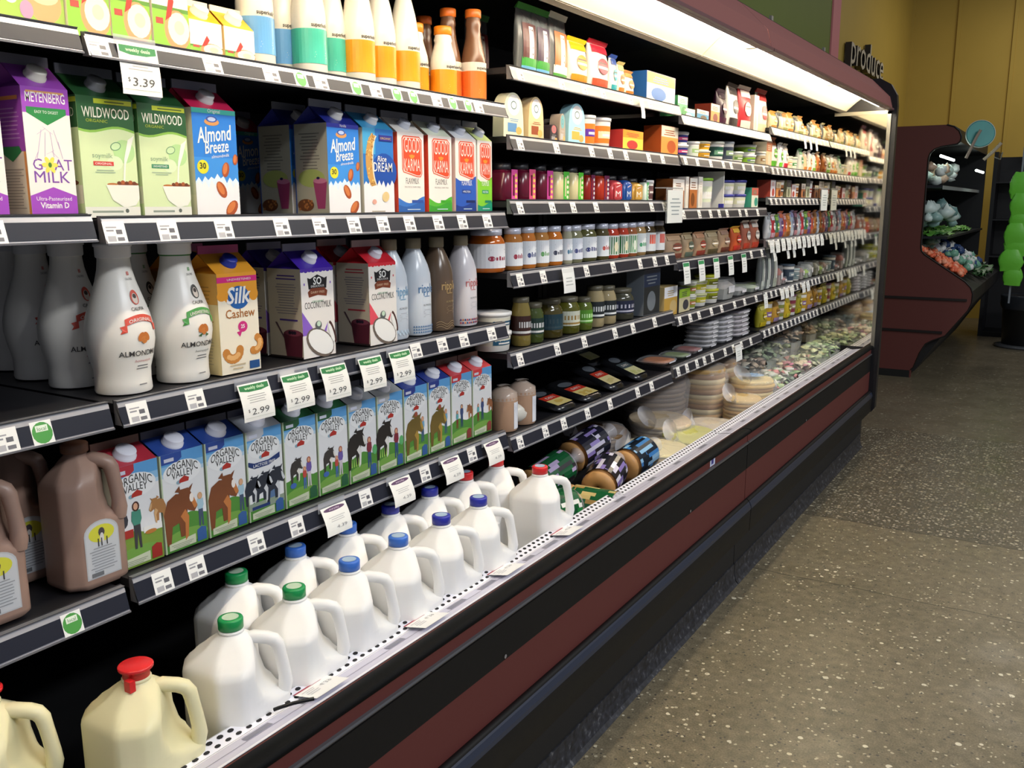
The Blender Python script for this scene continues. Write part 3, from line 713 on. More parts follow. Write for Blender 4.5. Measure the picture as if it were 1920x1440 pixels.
# ---- blue almond
def almond(b, u, v, r, rot, m, k=6):
    b.ell(u, v, r, r * .6, m, M('a85028'), k, 14, rot=rot); b.ell(u - r * .1, v + r * .12, r * .75, r * .36, m, M('d07a40'), k + 1, 14, rot=rot)
def splash(b, m, w, h, y0, seed=1, col='eeeef0'):
    rr = random.Random(seed); n = 14
    b.poly([(-w / 2, 0), (w / 2, 0)] + [(w / 2 - w * i / n, h * (y0 + (.05 if i % 2 else 0) + rr.uniform(-.02, .03))) for i in range(n + 1)], m, M(col, .4), 3)
def a_almond(small):
    def art(b, m, w, h):
        b.rect(-w / 2, w / 2, 0, h, m, M('2f80d8', .4), 1); b.rect(-w / 2, w / 2, h * .3, h * .55, m, M('3f90e0', .4), 2); splash(b, m, w, h, .33, 4, 'dcecf8'); splash(b, m, w * .999, h, .28, 9)
        if small: b.rect(-w / 2, w / 2, h * .955, h, m, M('3038a8'), 4); b.text('Vanilla', 0, h * .967, .008, m, WHITE, 5)
        else: b.rect(-w / 2, w / 2, h * .955, h, m, M('40b8a8'), 4); b.text('Original', 0, h * .965, .009, m, WHITE, 5)
        b.ell(-w * .06, h * .88, w * .17, h * .035, m, M('d89858'), 5); b.ell(-w * .06, h * .905, w * .13, h * .03, m, M('3a58a8'), 6); b.ell(-w * .06, h * .905, w * .09, h * .02, m, M('b8c8e8'), 7)
        b.text('Almond', w * .0, h * .705, .03, m, WHITE, 6, fit=w * .82, bold=.016, shear=.25, rot=.12, sy=1.25)
        b.text('Breeze', w * .03, h * .60, .026, m, WHITE, 6, fit=w * .56, bold=.012, shear=.25, rot=.12, sy=1.2)
        b.text('almondmilk', w * .1, h * .555, .008, m, WHITE, 6, fit=w * .42, shear=.2, rot=.12)
        b.ell(-w * .32, h * .46, w * .13, h * .065, m, M('e0d830'), 6); b.text('30', -w * .32, h * .443, .015, m, M('3a3a20'), 7, bold=.03)
        almond(b, w * .2, h * .44, .014, 1.3, m); almond(b, w * .08, h * .25, .0165, -1.0, m); almond(b, w * .3, h * .07, .018, .8, m); almond(b, w * .44, h * .54, .010, 1.4, m)
    return art
def s_smoothie(b, m, d, h):
    b.rect(-d / 2, d / 2, 0, h, m, M('a8a89c', .4), 1); b.rect(-d / 2, -d / 2 + .003, 0, h, m, M('2850a0'), 2)
    b.lines(-d * .36, d * .3, h * .5, h * .92, 12, m, M('70706c'), 2, .3)
    b.ell(0, h * .4, d * .4, h * .1, m, M('a0b068'), 2)
    b.poly([(d * .05, h * .36), (d * .46, h * .36), (d * .38, h * .06), (d * .16, h * .06)], m, M('9a4070'), 4); b.ell(d * .25, h * .37, d * .2, h * .03, m, M('c078a0'), 5); b.ell(d * .2, h * .4, d * .05, h * .015, m, M('2a2050'), 6)
    b.ell(-d * .2, h * .1, d * .25, h * .07, m, M('6a4028'), 4)
    rr = random.Random(2)
    for _ in range(14): b.ell(-d * .2 + rr.uniform(-.2, .2) * d, h * .1 + rr.uniform(-.05, .05) * h, .0028, .0028, m, M('a87040'), 5, 6)
def s_blue(b, m, d, h): b.rect(-d / 2, d / 2, 0, h, m, M('e4e0cc', .4), 1); b.rect(0, d / 2, h * .2, h * .75, m, M('d8d8c4', .4), 2)
# ---- rice carton
def a_rice(b, m, w, h):
    b.rect(-w / 2, w / 2, 0, h, m, M('2a78c8', .4), 1); b.ell(w * .18, h * .5, w * .42, h * .22, m, M('1c4ea8', .4), 2, rings=2); splash(b, m, w, h, .33, 6); b.rect(-w / 2, -w * .1, h * .7, h, m, M('48a8d8', .4), 2)
    pts = [(.0 + .3 * math.cos(a) - .12, .62 + .33 * math.sin(a)) for a in [1.9 + i * .17 for i in range(15)]]
    pin = [(.0 + .2 * math.cos(a) - .02, .62 + .31 * math.sin(a)) for a in [1.9 + i * .17 for i in range(15)]]
    b.poly([(w * (u), h * v) for u, v in pts] + [(w * (u + .04), h * v) for u, v in pin[::-1]], m, M('e8e0c8'), 4)
    b.poly([(w * u, h * v) for u, v in pts] + [(w * (u), h * v) for u, v in pin[::-1]], m, M('c89850'), 5)
    rr = random.Random(5)
    for i in range(40):
        t = rr.randrange(14); f = rr.random(); u = pts[t][0] * f + pin[t][0] * (1 - f); v = pts[t][1] * f + pin[t][1] * (1 - f)
        b.ell(w * u, h * v, .0035, .0014, m, M('e4c070' if i % 2 else 'a06c30'), 6, 6, rot=rr.uniform(0, 3))
    b.text('Rice', w * .1, h * .62, .017, m, WHITE, 7, fit=w * .3, shear=.2, bold=.01); b.text('DREAM', w * .13, h * .5, .024, m, WHITE, 7, fit=w * .62, bold=.006, sy=1.2)
    b.rect(w * .02, w * .46, h * .86, h * .93, m, M('28288a'), 7); b.text('ORGANIC', w * .24, h * .88, .007, m, M('d8b850'), 8, fit=w * .36)
    b.ell(w * .2, h * .2, w * .12, h * .06, m, M('e0c890'), 6, rot=.5); b.ell(-w * .18, h * .14, w * .07, h * .03, m, M('e0a898'), 6); b.lines(-w * .3, w * .2, h * .02, h * .05, 1, m, M('b0a898'), 6)
# ---- flax milk
def a_karma(c1, c2, low, c3=None):
    def art(b, m, w, h):
        b.rect(-w / 2, w / 2, 0, h, m, M('f0ece4', .4), 1)
        if low: b.poly([(-w / 2, 0), (w / 2, 0), (w / 2, h * .50), (w * .1, h * .43), (-w * .3, h * .43), (-w / 2, h * .47)], m, M(c1), 2)
        else: b.poly([(-w / 2, 0), (w / 2, 0)] + [(w / 2 - w * i / 10, h * (.17 + .045 * math.sin(1.8 + i * .5))) for i in range(11)], m, M(c1), 2)
        b.poly([(-w / 2, 0), (w / 2, 0)] + [(w / 2 - w * i / 10, h * (.11 + .03 * math.sin(1.2 + i * .5))) for i in range(11)], m, M(c2), 3)
        u0, u1 = -w * .34, w * .42
        b.poly([(u0, h * .93), (u0 + .006, h * .965), (u1 - .01, h * .965), (u1, h * .92), (u1, h * .50), (u1 - .006, h * .455), (u1 - .02, h * .455), (u0 + .004, h * .51), (u0, h * .55)], m, M('e0502e', .4), 4)
        q = M('f2e6dc'); b.poly([(u0 + .003, h * .92), (u0 + .008, h * .95), (u1 - .011, h * .95), (u1 - .003, h * .91), (u1 - .003, h * .5), (u1 - .008, h * .468), (u1 - .02, h * .468), (u0 + .006, h * .52), (u0 + .003, h * .56)], m, q, 5)
        b.poly([(u0 + .0045, h * .91), (u0 + .010, h * .94), (u1 - .012, h * .94), (u1 - .0045, h * .9), (u1 - .0045, h * .5), (u1 - .010, h * .477), (u1 - .02, h * .477), (u0 + .008, h * .53), (u0 + .0045, h * .57)], m, M('e0502e', .4), 6)
        b.text('GOOD', w * .04, h * .76, .03, m, q, 7, fit=w * .58, sy=1.6, bold=-.004); b.text('KARMA', w * .04, h * .53, .024, m, q, 7, fit=w * .6, sy=1.7, bold=-.004)
        b.ell(w * .03, h * .71, .008, .005, m, M('e89030'), 8, 8)
        for e in (-1, 1): b.ell(w * .03 + e * .007, h * .715, .004, .0025, m, M('e89030'), 8, 6, rot=e * .6)
        tc = WHITE if low else M('707070')
        b.text('FLAXMILK', w * .04, h * .37, .014, m, tc, 4, fit=w * .5, sy=1.4)
        if low: b.rect(-w * .2, w * .25, h * .26, h * .31, m, M(c2), 4); b.text('+PROTEIN', w * .02, h * .27, .007, m, WHITE, 5, fit=w * .36)
        else: b.text('DELICIOUS, DAIRY-FREE', w * .04, h * .32, .005, m, M('909090'), 4, fit=w * .6)
        if c3: b.rect(w * .0, w * .45, h * .13, h * .165, m, M(c3), 4)
        b.lines(-w * .2, w * .35, h * .04, h * .065, 1, m, M('c8dce8'), 5)
    return art
S2Z, S3Z, S4Z, S1Z = 1.450, 1.151, .843, 1.728
def put(r, x, y, z, label, cat='carton', group=None, rz=0):
    r.location = (x, y, z); r.rotation_euler = (0, 0, rz); return tag(r, label, cat, group)
gt = put(carton(.076, .09, .19, a_goat, '9a48b4', 'd8cfc4', 'e8e4d8', finc='62626e', sideart=s_goat), -1.405, .866, 1.4545, 'purple and white goat milk carton with white cap')
gt.location.z = 1.4545
d_ = dup(gt, (-1.405, .755, 1.4545), 'purple goat milk carton cut by the left edge of the photo')
wd = put(carton(.102, .095, .19, a_wild(0), '24502c', 'c4d8a8', '8a8c90', finc='565a68', sideart=s_wild, name='soy_carton'), -1.408, .968, S2Z, 'green soy milk carton with small red flavour band')
wd2 = put(carton(.098, .095, .188, a_wild(1), '24502c', 'c4d8a8', '8a8c90', finc='565a68', sideart=s_wild, name='soy_carton'), -1.408, 1.0765, S2Z, 'green soy milk carton with small teal flavour band')
dup(wd, (-1.51, .968, S2Z), 'green soy milk carton hidden behind the red banded one')
ab = put(carton(.100, .095, .19, a_almond(0), 'd82858', 'e4e0cc', 'd8d4d4', finc='7c7e92', sideart=s_blue, name='almond_milk_carton'), -1.408, 1.189, S2Z, 'bright blue almond milk carton with red gable top')
ab2 = put(carton(.100, .095, .188, a_almond(1), '26308e', 'a8a89c', 'd8d8d8', finc='8c90a0', sideart=s_smoothie, name='almond_milk_carton'), -1.408, 1.535, S2Z, 'blue almond milk carton with navy gable, smoothie picture on side')
dup(ab2, (-1.515, 1.535, S2Z), 'almond milk carton directly behind the navy gabled one')
dup(ab, (-1.76, 1.60, S2Z), 'dim almond milk carton deep in the dark gap')
rd = put(carton(.106, .095, .186, a_rice, '3f9cd0', 'd8d4c8', 'dcdce0', finc='70747e', name='rice_milk_carton'), -1.408, 1.651, S2Z, 'blue rice milk carton with falling golden grains')
for i, (y, w_, c1, c2, low, top, c3, nm) in enumerate(((1.770, .104, '3c78c8', '2c62b0', 0, 'f0ece4', '2c50a0', 'white flax milk carton with blue wave at foot'), (1.887, .100, '58b838', '3aa030', 0, 'e8f0d8', '40a828', 'white flax milk carton with green wave at foot'), (1.999, .096, '2858b8', '1c3c8c', 1, 'e8ecf0', '10205a', 'flax milk carton with solid blue lower half'), (2.088, .072, '80c830', '149070', 1, 'd0e090', '0f7a60', 'flax milk carton with lime lower half, end of row'))):
    put(carton(w_ * .97, .095, .184, a_karma(c1, c2, low, c3), top, 'd8503a' if i < 2 else 'e8e4dc', 'd0d4e0', finc='6c6e78', name='flax_milk_carton'), -1.408, y, S2Z, nm)

# ---- cashew and coconut cartons, third shelf
def a_cashew(b, m, w, h):
    b.rect(-w / 2, w / 2, 0, h, m, M('f2ead4', .4), 1); b.rect(-w / 2, w / 2, h * .78, h, m, M('eca030', .4), 2)
    for i in range(6): b.ell(-w * .4 + i * w * .16, h * .78, w * .12, h * (.05 + .02 * (i % 2)), m, M('eca030', .4), 2)
    b.rect(-w / 2, w / 2, h * .91, h * .965, m, M('d82880'), 4); b.text('UNSWEETENED', .005, h * .925, .006, m, WHITE, 5, fit=w * .6)
    b.ell(w * .02, h * .755, w * .27, h * .115, m, M('2060a8'), 4, 24); b.text('Silk', w * .02, h * .7, .034, m, WHITE, 6, fit=w * .62, bold=.02, shear=.2, sy=1.3)
    b.text('Cashew', w * .04, h * .555, .02, m, M('a8682c'), 5, fit=w * .74, bold=.008, sy=1.2)
    b.ell(w * .08, h * .46, w * .12, h * .055, m, M('d03080'), 5); b.text('25', w * .08, h * .445, .01, m, WHITE, 6, bold=.03); b.poly([(-w * .08, h * .41), (w * .06, h * .42), (0, h * .36)], m, M('d03080'), 5)
    for (u, v, s, q) in ((-.2, .23, 1., 0), (.36, .27, .85, 1.)):
        pts = []
        for i in range(9):
            a = -2.9 + q + i * .36; pts.append((w * u + .017 * s * math.cos(a), h * v + .016 * s * math.sin(a)))
        for p in pts: b.ell(p[0], p[1], .0095 * s, .0095 * s, m, M('c8843c'), 5, 12)
        for p in pts[2:7]: b.ell(p[0] - .001, p[1] + .002, .006 * s, .005 * s, m, M('e4b070'), 6, 10)
    b.rect(w * .2, w * .46, h * .02, h * .1, m, M('24508a'), 5); b.lines(-w * .3, w * .1, h * .04, h * .11, 2, m, M('c8b898'), 4)
def s_cashew(b, m, d, h):
    b.rect(-d / 2, d / 2, 0, h, m, M('ead8a0', .4), 1); b.rect(-d / 2, d / 2, h * .7, h, m, M('e0a848', .4), 2); b.lines(-d * .3, d * .35, h * .45, h * .9, 12, m, M('b88838'), 3, .3); b.lines(-d * .3, d * .35, h * .1, h * .35, 8, m, M('c8b890'), 3, .3)
def a_coco(c1, c2):
    def art(b, m, w, h):
        b.rect(-w / 2, w / 2, 0, h, m, M('ece8e2', .4), 1); b.rect(-w / 2, w / 2, h * .97, h, m, M(c1), 2)
        for i in range(9): b.ell(-w * .45 + i * w * .112, h * .972, w * .06, h * (.012 + .006 * (i % 2)), m, M(c1), 2, 8)
        b.poly([(-w * .27, h * .77), (w * .27, h * .77), (w * .3, h * .9), (w * .22, h * .885), (0, h * .93), (-w * .22, h * .885), (-w * .3, h * .9)], m, M('17171a'), 4)
        b.text('SO', 0, h * .82, .02, m, WHITE, 5, bold=.02, sy=1.1); b.text('DELICIOUS', 0, h * .79, .006, m, WHITE, 5, fit=w * .4)
        b.poly([(-w * .3, h * .74), (-w * .27, h * .68), (0, h * .7), (w * .27, h * .68), (w * .3, h * .74), (w * .2, h * .78), (-w * .2, h * .78)], m, M('7a3c24'), 5); b.text('DAIRY FREE', 0, h * .72, .007, m, M('e0c0a0'), 6, fit=w * .42)
        for e in (-1, 1): b.ell(e * w * .4, h * .83, .002, .003, m, M(c2), 4, 6)
        b.text('ORGANIC', 0, h * .62, .006, m, M('4a9a70'), 4, fit=w * .36); b.text('COCONUTMILK', 0, h * .555, .016, m, M('5a5a58'), 4, fit=w * .82, sy=1.25)
        b.poly([(-w * .5, h * .53), (-w * .5, h * .26), (-w * .2, h * .26), (0, h * .2), (w * .2, h * .24), (w * .28, h * .38), (w * .1, h * .25), (-w * .1, h * .27), (-w * .3, h * .4)], m, M(c2), 4)
        b.ell(w * .02, h * .16, w * .46, h * .15, m, M('6e6258'), 5, 20, rot=-.5); b.ell(w * .04, h * .165, w * .42, h * .125, m, M('f4f4f0'), 6, 20, rot=-.5)
        b.ell(w * .42, h * .26, w * .07, h * .14, m, M('4a2c28'), 7, 14, rot=.35); b.ell(w * .38, h * .25, w * .06, h * .12, m, M('f0f0ec'), 8, 14, rot=.35)
        b.ell(-w * .02, h * .36, w * .1, h * .05, m, M('5a6060'), 7); b.ell(-w * .01, h * .375, w * .06, h * .03, m, M('c8e0c8'), 8)
    return art
def s_coco(c):
    def f(b, m, d, h):
        b.rect(-d / 2, d / 2, 0, h, m, M('c8bfae', .4), 1)
        b.lines(-d * .3, d * .42, h * .88, h * .95, 2, m, M(c), 2, .4); b.lines(-d * .3, d * .4, h * .5, h * .85, 12, m, M('8a8490'), 2, .3); b.lines(-d * .2, d * .4, h * .42, h * .46, 1, m, M(c), 2, .5)
        b.poly([(-d * .32, h * .4), (-d * .26, h * .4), (.0, h * .2), (-.004, h * .2)], m, M('5a4450'), 2)
        b.ell(d * .22, h * .27, d * .3, h * .055, m, M('64283c'), 3); b.poly([(-d * .08, h * .27), (d * .5, h * .27), (d * .46, 0), (0, 0)], m, M('541c30'), 3); b.ell(d * .22, h * .285, d * .24, h * .035, m, M('7c3a50'), 4)
        for u in (.12, .2, .27): b.ell(d * u, h * .29, .0045, .004, m, M('20142c'), 5, 8)
        b.rect(-d / 2, d / 2, 0, .004, m, M('2a2024'), 6)
    return f
sk = put(carton(.098, .095, .192, a_cashew, 'e8a030', 'ead8a0', '2838a0', finc='b03a74', sideart=s_cashew, name='cashew_milk_carton'), -1.41, 1.222, S3Z, 'orange topped cashew milk carton with round blue logo')
c1 = put(carton(.098, .095, .188, a_coco('4828a0', '8a62c8'), '4024a0', 'c8bfae', 'dcdce8', finc='8a88a0', sideart=s_coco('503a90'), name='coconut_milk_carton'), -1.41, 1.440, S3Z, 'purple topped coconut milk carton')
c2 = put(carton(.098, .095, .188, a_coco('d82838', 'e05060'), 'cc2432', 'c8bfae', 'dcdce8', finc='c0a0a0', sideart=s_coco('b83848'), name='coconut_milk_carton'), -1.41, 1.655, S3Z, 'red topped coconut milk carton')
dup(sk, (-1.512, 1.222, S3Z), 'cashew milk carton behind the front orange topped one')
dup(c1, (-1.515, 1.44, S3Z), 'purple topped coconut milk carton standing behind its twin')
dup(c2, (-1.515, 1.655, S3Z), 'red topped coconut milk carton standing behind its twin')

# ---- farm picture milk cartons
def cow(b, u, v, s, m, c, c2, k=5, flip=1):
    s *= 1.5
    F = lambda pts: [(u + flip * x * s, v + y * s) for x, y in pts]
    b.poly(F([(-1.0, -1.2), (-1.05, .1), (-.8, .75), (-.3, 1.0), (.2, .9), (.35, .3), (.3, -.4), (.1, -1.25), (-.15, -1.25), (-.2, -.5), (-.6, -.6), (-.75, -1.5), (-.95, -1.5)]), m, M(c), k)
    b.poly(F([(-.15, 1.15), (.45, 1.15), (.75, .6), (.95, .1), (.75, -.15), (.4, .0), (.1, .35)]), m, M(c), k + 1)
    b.poly(F([(-.35, 1.1), (-.05, 1.35), (.0, 1.0)]), m, M(c), k + 1); b.poly(F([(.45, 1.1), (.75, 1.3), (.55, .9)]), m, M(c), k + 1)
    b.poly(F([(.55, .75), (.75, .6), (.95, .1), (.75, .0), (.6, .35)]), m, M(c2), k + 2)
    b.poly(F([(-.1, -.2), (.2, .1), (.4, -.3), (.3, -1.3), (.1, -1.5), (.15, -.6)]), m, M(c2), k + 2)
def figure(b, u, v, s, m, shirt, hair, legs, k=5):
    s *= 1.15
    F = lambda pts: [(u + x * s, v + y * s) for x, y in pts]
    b.poly(F([(-.28, .0), (.28, .0), (.3, -1.9), (.12, -1.9), (.02, -.6), (-.1, -1.9), (-.3, -1.9)]), m, M(legs), k)
    b.poly(F([(-.36, 1.0), (.36, 1.0), (.42, .3), (.26, -.1), (-.26, -.1), (-.44, .3)]), m, M(shirt), k + 1)
    b.ell(u, v + 1.3 * s, .3 * s, .38 * s, m, M(hair), k + 1, 12); b.ell(u - .02 * s, v + 1.3 * s, .19 * s, .26 * s, m, M('d8a888'), k + 2, 12)
def a_farm(tab, scene):
    def art(b, m, w, h):
        b.rect(-w / 2, w / 2, 0, h, m, M('e2e4e6', .4), 1)
        b.rect(-w / 2, w / 2, h * .86, h, m, M('5a9cd4', .4), 2); b.rect(-w / 2, w / 2, h * .80, h * .88, m, M('86b8de', .4), 3); b.rect(-w / 2, w / 2, h * .77, h * .81, m, M('b4cfe4', .4), 3)
        b.ell(0, h * .79, w * .44, h * .12, m, M('e9ebec', .4), 4, 24)
        gy = .33 if scene != 'lac' else .2
        b.poly([(-w / 2, 0), (w / 2, 0)] + [(w / 2 - w * i / 8, h * (gy + .03 * math.sin(i * .9 + len(scene)))) for i in range(9)], m, M('4e8a38' if scene != 'mom' else '7a9a3c', .4), 3)
        b.ell(0, h * .12, w * .5, h * .08, m, M('74a448'), 4) if scene != 'lac' else None
        b.rect(-w / 2, -w * .5 + .003, 0, h, m, M('b8c8a8'), 6)
        b.poly([(-w * .5, h), (-w * .5, h * .9), (-w * .1, h * .9), (0, h * .935), (0, h)], m, M(tab), 5); b.rect(-w * .4, -w * .18, h * .92, h * .955, m, M('c8ccdc'), 6)
        b.text('ORGANIC', 0, h * .825, .018, m, M('3c3c3c'), 6, fit=w * .72, bold=.005, arc=9., sy=1.2, rot=.0)
        b.text('VALLEY', 0, h * .745, .016, m, M('3c3c3c'), 6, fit=w * .5, bold=.005, arc=7., sy=1.2)
        b.poly([(-w * .1, h * .68), (w * .12, h * .68), (w * .14, h * .715), (w * .03, h * .745), (-w * .08, h * .715)], m, M('b03028'), 6); b.ell(-w * .1, h * .69, w * .06, h * .02, m, M('88a8b8'), 5)
        if scene == 'mom':
            cow(b, w * .42, h * .5, .012, m, 'a87848', 'd0a878', 5, -1); b.rect(w * .1, w / 2, h * .3, h * .36, m, M('e8e8e4'), 8)
            figure(b, -w * .03, h * .42, .021, m, '48907c', '4a2820', '3c3c40', 8); b.ell(-w * .3, h * .56, .008, .008, m, M('c89878'), 9, 10); b.ell(-w * .3, h * .48, .009, .014, m, M('3c3c44'), 8, 10)
            b.rect(-w * .34, -w * .12, h * .3, h * .38, m, M('a83028'), 11); b.ell(w * .25, h * .3, .012, .004, m, M('b87838'), 9)
        elif scene == 'brown':
            figure(b, w * .36, h * .36, .016, m, 'a0c0d0', 'c8a070', '40506a', 5); cow(b, -w * .08, h * .38, .025, m, '7a4628', 'c07840', 8); b.ell(w * .16, h * .5, .005, .009, m, M('f0e8e0'), 12, 8)
        elif scene == 'gold':
            figure(b, w * .28, h * .4, .016, m, '6aa0c0', 'c08868', '3c5878', 5); cow(b, -w * .04, h * .38, .024, m, '6c5a28', 'a8883c', 8); b.ell(w * .0, h * .62, .007, .007, m, M('9a4c38'), 12, 8)
        elif scene == 'lac':
            for u, s_ in ((-.36, .014), (-.05, .016), (.28, .018)): cow(b, w * u, h * .36, s_, m, '262c38', 'c8ccd0', 6)
            b.rect(-w * .5, w * .5, h * .12, h * .2, m, M('8a9a88'), 4); b.rect(w * .0, w * .3, h * .2, h * .42, m, M('56749c'), 4)
            b.poly([(-w * .46, h * .62), (-w * .3, h * .58), (w * .1, h * .58), (w * .42, h * .63), (w * .42, h * .69), (w * .1, h * .64), (-w * .3, h * .64), (-w * .46, h * .67)], m, M('203870'), 8); b.text('LACTOSE FREE', -w * .02, h * .593, .009, m, WHITE, 9, fit=w * .62, bold=.005)
            b.rect(-w * .42, w * .08, h * .125, h * .16, m, M('203870'), 8)
        elif scene == 'kids':
            cow(b, -w * .12, h * .42, .013, m, '3a3634', 'e0dcd4', 5); figure(b, w * .24, h * .36, .016, m, '6a58a0', 'a85030', 'c8c0c8', 8); figure(b, w * .1, h * .3, .012, m, 'b84840', 'c07048', '4868a8', 6); b.ell(-w * .26, h * .24, .009, .006, m, M('4068b0'), 9)
        elif scene == 'girl':
            cow(b, -w * .2, h * .44, .022, m, '26221f', 'd8d8d4', 5); figure(b, w * .22, h * .34, .018, m, '7a2838', '9a4a38', '33507a', 8); b.ell(w * .42, h * .34, .008, .012, m, M('58a868'), 7)
            for i in range(4): b.poly([(w * (-.45 + i * .08), h * .2), (w * (-.43 + i * .08), h * .32), (w * (-.41 + i * .08), h * .2)], m, M('a8d060'), 12)
        elif scene == 'red':
            figure(b, w * .0, h * .4, .015, m, '384a78', '6a3828', '2c4468', 8); figure(b, -w * .22, h * .36, .012, m, '58a0a8', '8a5038', '7a3028', 6); cow(b, w * .38, h * .42, .010, m, '8a5838', 'c09068', 5, -1)
        b.poly([(-w * .42, .004), (w * .2, .004), (w * .2, h * .115), (-w * .42, h * .09)], m, M('ccd4b8'), 9); b.lines(-w * .38, w * .15, h * .03, h * .08, 3, m, M('8a927c'), 10, .35)
        b.poly([(w * .24, .004), (w * .46, .004), (w * .46, h * .15), (w * .35, h * .17), (w * .24, h * .14)], m, M({'kids': '2c6040', 'mom': 'a03028', 'red': '8a3c38'}.get(scene, '38609c')), 9)
    return art
FARM = [('red', 'b03040', 'mom', 'with woman in green shirt'), ('blue', '2c4a98', 'brown', 'with brown cow'), ('blue', '2c4a98', 'brown', 'with brown cow'), ('grey', 'b8bcc4', 'lac', 'with dark lactose free ribbon'), ('green', '285a38', 'kids', 'with children and calf'), ('green', '285a38', 'kids', 'with children and calf'), ('grey', 'a8acb0', 'girl', 'with black cow and girl'), ('grey', 'a8acb0', 'girl', 'with black cow and girl'), ('blue', '283a88', 'gold', 'with golden cow'), ('blue', '283a88', 'gold', 'with golden cow'), ('red', 'c03038', 'red', 'with two small figures'), ('red', 'd03c40', 'red', 'with two small figures')]
proto = {}
for i, (cn, tc, sc, dd) in enumerate(FARM):
    key = (cn, tc)
    lab = '%s topped picture milk carton %s, %s of the row' % (cn, dd, ORD[i] if i else 'leftmost')
    y = .966 + i * .1003
    if key in proto: r = dup(proto[key], (-1.41, y, S4Z), lab, group='farm picture milk cartons')
    else:
        r = put(carton(.096, .095, .186, a_farm(tc, sc), tc, 'c8d0b8', 'e0e2ee', g=.024, cr=1.22, fin=.014, finc='6a4a40' if cn == 'red' else '3a3c50', name='milk_carton'), -1.41, y, S4Z, lab, group='farm picture milk cartons'); proto[key] = r
for i in (1, 4, 8):
    pass

# ---- top shelf: soup and cream cartons
def a_soup(top, bowl, egg=0):
    def art(b, m, w, h):
        b.rect(-w / 2, w / 2, 0, h, m, M('f8f4e8', .4), 1); b.rect(-w / 2, w * .5, 0, h * .42 if not egg else h * .3, m, M('8cc048', .4), 2); b.rect(-w / 2, w * .5, h * .40 if not egg else h * .28, h * .44 if not egg else h * .33, m, M('5a9038'), 3)
        b.ell(w * .16, h * .22, w * .36, h * .2, m, M('d89868'), 4); b.ell(w * .2, h * .24, w * .3, h * .16, m, M('f4ead0'), 5); b.ell(w * .22, h * .25, w * .14, h * .07, m, M('ecd8b0'), 6)
        b.poly([(-w * .16, h * .3), (-w * .04, h * .52), (.02 * w, h * .62), (w * .1, h * .5), (0, h * .35)], m, M('d03830'), 7)
        b.rect(-w * .42, -w * .22, h * .26, h * .32, m, M('b04840'), 4)
        if h > .12: b.text('creamy', 0, h * .8, .016, m, M('806040'), 4, fit=w * .62, shear=.2); b.text('soups', 0, h * .7, .014, m, M('806040'), 4, fit=w * .4, shear=.2)
    return art
def a_cup(b, m, w, h):
    b.rect(-w / 2, w / 2, 0, h, m, M('a0c058', .4), 1); b.rect(-w / 2, w / 2, h * .5, h, m, M('e8e4c0', .4), 2); b.ell(w * .2, h * .3, w * .26, h * .26, m, M('d8a070'), 4); b.ell(w * .2, h * .4, w * .22, h * .12, m, M('e8c8a0'), 5)
    b.ell(-w * .3, h * .3, w * .09, h * .07, m, M('e8f0d8'), 5); b.ell(-w * .08, h * .18, w * .1, h * .12, m, M('b890b0'), 5)
for i, (y, w_) in enumerate(((.752, .105), (.862, .105))):
    put(carton(w_, .08, .11, a_cup, 'e8e8c8', 'd8d8b0', name='creamer_carton'), -1.405, y, 1.735, 'green and tan carton with cup picture, %s on top left shelf' % ('cut by frame edge' if i == 0 else 'fully in view'))
for i, y in enumerate((.953, 1.03, 1.109)):
    lab = 'white and green carton with cream bowl, %s of three on top shelf' % ('leftmost', 'middle', 'rightmost')[i]
    if i == 0: sp = put(carton(.074, .08, .165, a_soup('', ''), 'f4f0e4', 'e8e4d0', name='soup_carton'), -1.40, y, S1Z, lab, group='bowl picture cartons')
    else: dup(sp, (-1.40, y, S1Z), lab)
for i, y in enumerate((1.187, 1.265)):
    lab = 'short yellow gabled cream carton, %s of the pair' % ('left', 'right')[i]
    if i == 0: sp = put(carton(.072, .07, .062, a_soup('', '', 1), 'f0b828', 'f0d8a0', g=.03, fin=.010, finc='f8f0d8', name='cream_carton'), -1.40, y, S1Z, lab, 'carton', 'yellow cream cartons')
    else: dup(sp, (-1.40, y, S1Z), lab)

